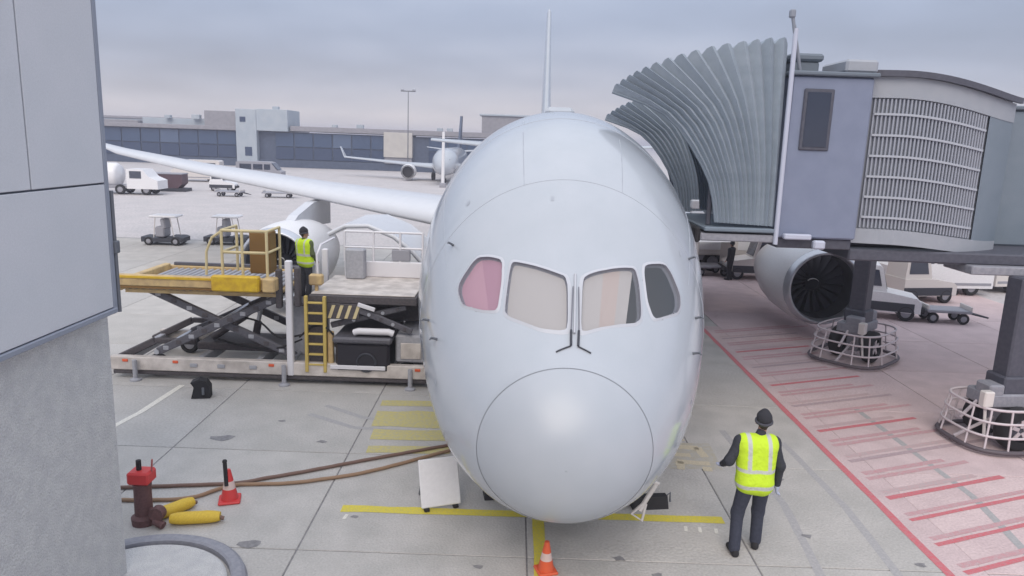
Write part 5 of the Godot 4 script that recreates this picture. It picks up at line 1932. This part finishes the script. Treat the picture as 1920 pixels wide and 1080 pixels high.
# ---------------------------------------------------------------- people
# caps: [a, b, ra, rb]; smooth union meshed as surface nets
func nets(caps: Array, cell: float, k: float, tint = null) -> ArrayMesh:
	var lo := Vector3(1e9, 1e9, 1e9)
	var hi := -lo
	for c in caps:
		var r: float = maxf(c[2], c[3]) + k + cell * 2.0
		for p in [c[0], c[1]]:
			lo = lo.min(p - Vector3(r, r, r))
			hi = hi.max(p + Vector3(r, r, r))
	var nx := int((hi.x - lo.x) / cell) + 2
	var ny := int((hi.y - lo.y) / cell) + 2
	var nz := int((hi.z - lo.z) / cell) + 2
	var f := PackedFloat32Array()
	f.resize(nx * ny * nz)
	f.fill(10.0)
	for c in caps:
		var a: Vector3 = c[0]
		var b: Vector3 = c[1]
		var ra: float = c[2]
		var rb: float = c[3]
		var m := maxf(ra, rb) + k + cell * 1.5
		var l0 := ((a.min(b) - Vector3(m, m, m) - lo) / cell).floor()
		var h0 := ((a.max(b) + Vector3(m, m, m) - lo) / cell).ceil()
		var ab := b - a
		var inv := 1.0 / maxf(ab.length_squared(), 1e-9)
		for z in range(maxi(int(l0.z), 0), mini(int(h0.z) + 1, nz)):
			for y in range(maxi(int(l0.y), 0), mini(int(h0.y) + 1, ny)):
				var row := (z * ny + y) * nx
				for x in range(maxi(int(l0.x), 0), mini(int(h0.x) + 1, nx)):
					var p := lo + Vector3(x, y, z) * cell
					var t := clampf((p - a).dot(ab) * inv, 0.0, 1.0)
					var d := (p - a - ab * t).length() - lerpf(ra, rb, t)
					var o := f[row + x]
					var h := maxf(k - absf(o - d), 0.0) / k
					f[row + x] = minf(o, d) - h * h * k * 0.25
	var verts := PackedVector3Array()
	var id := {}
	var offs := [0, 1, nx, nx + 1, nx * ny, nx * ny + 1, nx * ny + nx, nx * ny + nx + 1]
	for z in nz - 1:
		for y in ny - 1:
			var row := (z * ny + y) * nx
			for x in nx - 1:
				var i0 := row + x
				if absf(f[i0]) > cell * 2.0: continue
				var s := 0
				for q in 8:
					if f[i0 + offs[q]] < 0.0: s += 1
				if s == 0 or s == 8: continue
				var acc := Vector3.ZERO
				var n := 0
				for e in [[0, 1], [2, 3], [4, 5], [6, 7], [0, 2], [1, 3], [4, 6], [5, 7], [0, 4], [1, 5], [2, 6], [3, 7]]:
					var fa := f[i0 + offs[e[0]]]
					var fb := f[i0 + offs[e[1]]]
					if (fa < 0.0) == (fb < 0.0): continue
					var t := fa / (fa - fb)
					var pa := Vector3(e[0] & 1, (e[0] >> 1) & 1, e[0] >> 2)
					var pb := Vector3(e[1] & 1, (e[1] >> 1) & 1, e[1] >> 2)
					acc += pa.lerp(pb, t)
					n += 1
				id[i0] = verts.size()
				verts.append(lo + (Vector3(x, y, z) + acc / n) * cell)
	var idx := PackedInt32Array()
	for i0 in id:
		for ax in 3:
			var d: int = [1, nx, nx * ny][ax]
			if (f[i0] < 0.0) == (f[i0 + d] < 0.0): continue
			var u: int = [nx, nx * ny, 1][ax]
			var v: int = [nx * ny, 1, nx][ax]
			if not (id.has(i0 - u) and id.has(i0 - v) and id.has(i0 - u - v)): continue
			var q := [id[i0], id[i0 - u], id[i0 - u - v], id[i0 - v]]
			if f[i0] < 0.0: idx.append_array([q[0], q[1], q[2], q[0], q[2], q[3]])
			else: idx.append_array([q[0], q[2], q[1], q[0], q[3], q[2]])
	var nrm := PackedVector3Array()
	nrm.resize(verts.size())
	for i in range(0, idx.size(), 3):
		var n := (verts[idx[i + 2]] - verts[idx[i]]).cross(verts[idx[i + 1]] - verts[idx[i]])
		for q in 3: nrm[idx[i + q]] += n
	for i in nrm.size(): nrm[i] = nrm[i].normalized()
	var arr := []
	arr.resize(Mesh.ARRAY_MAX)
	arr[Mesh.ARRAY_VERTEX] = verts
	arr[Mesh.ARRAY_NORMAL] = nrm
	arr[Mesh.ARRAY_INDEX] = idx
	if tint != null:
		var col := PackedColorArray()
		for p in verts: col.append(tint.call(p))
		arr[Mesh.ARRAY_COLOR] = col
	var me := ArrayMesh.new()
	me.add_surface_from_arrays(Mesh.PRIMITIVE_TRIANGLES, arr)
	return me

func grow(caps: Array, d: float) -> Array:
	var o := []
	for c in caps: o.append([c[0], c[1], c[2] + d, c[3] + d])
	return o

# a hand: palm and five bent fingers reaching along dir, palm facing inwards
func hand(w: Vector3, dir: Vector3, side: Vector3, s: float) -> Array:
	var d := dir.normalized()
	var x := side.normalized()
	var n := d.cross(x).normalized()
	var o := [[w, w + d * 0.05, 0.026, 0.03], [w + d * 0.05 + x * 0.02, w + d * 0.09 + x * 0.024, 0.016, 0.014], [w + d * 0.05 - x * 0.02, w + d * 0.088 - x * 0.024, 0.016, 0.013]]
	for k in 4:
		var l: float = [0.062, 0.072, 0.068, 0.052][k]
		var p := w + d * 0.092 + x * (0.031 - 0.0205 * k)
		var q := p + d * l * 0.55 + n * s * 0.008
		var e := q + d * l * 0.4 + n * s * 0.03
		o.append([p, q, 0.0095, 0.009])
		o.append([q, e, 0.009, 0.0078])
	var tp := w + d * 0.03 + x * 0.03
	o.append([tp, tp + d * 0.04 + x * 0.028, 0.013, 0.011])
	o.append([tp + d * 0.04 + x * 0.028, tp + d * 0.075 + x * 0.03 + n * s * 0.012, 0.011, 0.009])
	return o

func make_person(label: String, at: Vector3, turn: float, j: Dictionary, cell: float, look: Dictionary, scale_ := 1.0):
	var t := thing("person", label, "person", at, turn, look.get("group", ""))
	var head: Vector3 = j.head
	var torso := [[j.chest + Vector3(-0.105, 0.04, 0), j.pelvis + Vector3(-0.085, 0.0, 0), 0.125, 0.118], [j.chest + Vector3(0.105, 0.04, 0), j.pelvis + Vector3(0.085, 0.0, 0), 0.125, 0.118], [j.sl, j.sr, 0.08, 0.08], [j.neck, j.chest, 0.06, 0.11]]
	var arms := []
	for s in ["l", "r"]:
		arms.append([j["s" + s], j["e" + s], 0.074, 0.06])
		arms.append([j["e" + s], j["w" + s], 0.058, 0.042])
	var legs := [[j.pelvis + Vector3(-0.07, 0.02, 0), j.pelvis + Vector3(0.07, 0.02, 0), 0.12, 0.12]]
	for s in ["l", "r"]:
		legs.append([j["h" + s], j["k" + s], 0.108, 0.08])
		legs.append([j["k" + s], j["a" + s], 0.078, 0.072])
	var feet := []
	for s in ["l", "r"]:
		var a: Vector3 = j["a" + s]
		var toe: Vector3 = j["t" + s]
		var heel := Vector3(a.x, toe.y, a.z) - (toe - a) * Vector3(0.25, 0, 0.25)
		feet.append([a + Vector3(0, 0.04, 0), heel, 0.052, 0.045])
		feet.append([heel, toe, 0.045, 0.038])
	var fwd: Vector3 = j.look
	var rt := fwd.cross(Vector3.UP).normalized()
	var skull := [[head + Vector3(0, 0.035, 0) - fwd * 0.018, head + Vector3(0, 0.03, 0) + fwd * 0.02, 0.086, 0.084], [head + Vector3(0, -0.03, 0) + fwd * 0.03, head + Vector3(0, -0.075, 0) + fwd * 0.048, 0.06, 0.042],
		[head + fwd * 0.095 + Vector3(0, 0.0, 0), head + fwd * 0.112 + Vector3(0, -0.03, 0), 0.01, 0.014], [head + rt * 0.086, head + rt * 0.09 + Vector3(0, -0.03, 0), 0.014, 0.01], [head - rt * 0.086, head - rt * 0.09 + Vector3(0, -0.03, 0), 0.014, 0.01], [j.neck - Vector3(0, 0.02, 0), head + Vector3(0, -0.04, 0), 0.055, 0.05]]
	var dl: Vector3 = (j.wl - j.el).normalized()
	var dr: Vector3 = (j.wr - j.er).normalized()
	var hands := hand(j.wl, dl, fwd, -1.0) + hand(j.wr, dr, fwd, 1.0)
	var skin_m := plain("skin", c8(168, 128, 112), 0.55)
	var body := obj("body", nets(grow(torso, -0.02) + grow(arms, -0.012) + grow(legs, -0.02) + grow(feet, -0.012), maxf(cell, 0.02), 0.03), skin_m, t)
	# head and hands on finer grids, joined to the same body mesh
	var st := SurfaceTool.new()
	st.append_from(body.mesh, 0, Transform3D())
	for q in [[skull, cell * 0.5, 0.03], [hands, minf(cell * 0.4, 0.012), 0.008]]:
		st.append_from(nets(q[0], q[1], q[2]), 0, Transform3D())
	body.mesh = st.commit()
	obj("trousers", nets(legs, cell, 0.04), look.trousers, body)
	for s in 2: obj("boot", nets(feet.slice(s * 2, s * 2 + 2), cell * 0.7, 0.02), mats["black_rubber"], body)
	obj("jacket", nets(torso + arms, cell, 0.05), look.jacket, body)
	if look.has("gloves"):
		var hn := hands.size() / 2
		for s in 2: obj("glove", nets(grow(hands.slice(s * hn, s * hn + hn), 0.004), minf(cell * 0.4, 0.012), 0.01), look.gloves, body)
	if look.has("vest"):
		var vt := grow([torso[0], torso[1], [j.sl.lerp(j.sr, 0.12), j.sl.lerp(j.sr, 0.88), 0.08, 0.08]], 0.028)
		vt.append([j.pelvis + Vector3(-0.09, -0.04, 0.0), j.pelvis + Vector3(0.09, -0.06, 0.0), 0.14, 0.145])
		var pl: float = j.pelvis.y
		var ch: float = j.chest.y
		var cx: float = j.chest.x
		var yel: Color = look.vest_color
		var silver := Color(0.52, 0.53, 0.5)
		var tint := func(p: Vector3) -> Color:
			var f := (p.y - pl) / (ch - pl)
			if f > 0.36 and f < 0.50: return silver
			if f > -0.20 and f < -0.06: return silver
			if f > 0.5 and absf(absf(p.x - cx) - 0.125) < 0.024: return silver
			return yel
		var o := obj("vest", nets(vt, cell * 0.75, 0.06, tint), look.vest, body)
		o.set_meta("label", "bright yellow-green vest with silver bands")
	# knitted cap or hair
	obj("cap", nets([[head + Vector3(0, 0.06, 0) - fwd * 0.03, head + Vector3(0, 0.062, 0) + fwd * 0.008, 0.096, 0.094], [head + Vector3(0, 0.05, 0) - fwd * 0.045, head + Vector3(0, 0.13, 0) - fwd * 0.02, 0.07, 0.05]], cell * 0.6, 0.03), look.cap, body)
	var cuff := B.new()
	var band := []
	for k in 25:
		var a := TAU * k / 24.0
		band.append(head + Vector3(0, 0.012, 0) - fwd * 0.012 + fwd * cos(a) * 0.1 + rt * sin(a) * 0.094 + Vector3(0, 0.03 * cos(a), 0))
	cuff.tube(band, 0.02, 8)
	obj("cap_cuff", cuff, plain("cuff_cloth", c8(74, 74, 82), 0.9), body)
	obj("hair", nets([[head + Vector3(0, -0.015, 0) - fwd * 0.045, head + Vector3(0, -0.06, 0) - fwd * 0.03, 0.072, 0.05]], cell * 0.6, 0.02), plain("hair_dark", c8(58, 48, 44), 0.8), body)
	for s in [-1.0, 1.0]:
		var b := B.new()
		b.lathe([Vector2(0.0, -0.011), Vector2(0.009, -0.006), Vector2(0.011, 0.0), Vector2(0.009, 0.006), Vector2(0.0, 0.011)], head + fwd * 0.098 + rt * (0.032 * s) + Vector3(0, 0.018, 0), Basis.IDENTITY, 10)
		obj("eye", b, mats["window_black"], body)
	t.scale = Vector3.ONE * scale_

func make_people():
	var vest := StandardMaterial3D.new()
	vest.vertex_color_use_as_albedo = true
	vest.roughness = 0.8
	vest.uv1_triplanar = true
	vest.uv1_world_triplanar = true
	vest.uv1_scale = Vector3.ONE / 0.9
	bump(vest, 301, 9.0, 0.014)
	vest.normal_scale = 1.0
	var cloth := bump(mottled("dark_cloth", c8(56, 58, 66), c8(46, 48, 56), 0.5, 0.85, 311, 0.02, 0.2), 312, 8.0, 0.014)
	var navy := bump(mottled("navy_cloth", c8(60, 63, 78), c8(48, 52, 66), 0.6, 0.85, 313, 0.02, 0.2), 314, 8.0, 0.014)
	var capm := plain("cap_cloth", c8(46, 46, 52), 0.9)
	var glove := plain("glove_pale", c8(176, 182, 204), 0.7)
	var yel := Color(0.56, 0.78, 0.03)
	# near worker, seen from behind, walking away
	var j := {"pelvis": Vector3(-0.02, 0.97, 0.02), "chest": Vector3(-0.005, 1.33, -0.06), "neck": Vector3(0.05, 1.55, -0.12), "head": Vector3(0.085, 1.68, -0.16), "look": Vector3(0.25, -0.1, -1).normalized(),
		"sl": Vector3(-0.21, 1.44, -0.08), "el": Vector3(-0.35, 1.2, -0.02), "wl": Vector3(-0.35, 1.05, -0.26), "sr": Vector3(0.22, 1.43, -0.1), "er": Vector3(0.31, 1.14, -0.05), "wr": Vector3(0.32, 0.87, -0.1),
		"hl": Vector3(-0.11, 0.93, 0.02), "kl": Vector3(-0.18, 0.5, -0.02), "al": Vector3(-0.23, 0.1, 0.14), "tl": Vector3(-0.25, 0.04, -0.02), "hr": Vector3(0.08, 0.93, 0.02), "kr": Vector3(0.11, 0.5, -0.1), "ar": Vector3(0.10, 0.1, -0.06), "tr": Vector3(0.16, 0.04, -0.24)}
	make_person("worker in dark cap and bright vest seen from behind beside the red line", Vector3(3.38, 0, -9.2), 0.0, j, 0.014, {"trousers": navy, "jacket": cloth, "cap": capm, "vest": vest, "vest_color": yel, "gloves": glove, "group": "apron workers"}, 1.07)
	# worker on the loader deck, facing right
	var j2 := {"pelvis": Vector3(0, 0.95, 0), "chest": Vector3(0.0, 1.31, 0.02), "neck": Vector3(0.0, 1.52, 0.03), "head": Vector3(0.0, 1.65, 0.02), "look": Vector3(0.5, -0.2, -0.85).normalized(),
		"sl": Vector3(-0.19, 1.41, 0.02), "el": Vector3(-0.24, 1.13, 0.04), "wl": Vector3(-0.17, 0.92, -0.1), "sr": Vector3(0.19, 1.41, 0.02), "er": Vector3(0.25, 1.14, 0.0), "wr": Vector3(0.18, 0.96, -0.18),
		"hl": Vector3(-0.09, 0.92, 0), "kl": Vector3(-0.1, 0.5, -0.03), "al": Vector3(-0.11, 0.1, 0.02), "tl": Vector3(-0.13, 0.04, -0.14), "hr": Vector3(0.09, 0.92, 0), "kr": Vector3(0.1, 0.5, -0.03), "ar": Vector3(0.11, 0.1, 0.02), "tr": Vector3(0.13, 0.04, -0.14)}
	make_person("worker in bright vest standing on the raised deck of the cargo loader", Vector3(-4.72, 1.751, -16.4), -0.5, j2, 0.02, {"trousers": cloth, "jacket": plain("olive_cloth", c8(88, 98, 62), 0.85), "cap": capm, "vest": vest, "vest_color": yel, "group": "apron workers"}, 0.88)
	make_person("dark clothed worker far off under the bridge, before the catering lorry", Vector3(9.1, 0, -30.3), 0.8, j2, 0.028, {"trousers": capm, "jacket": capm, "cap": capm, "group": "apron workers"}, 0.92)
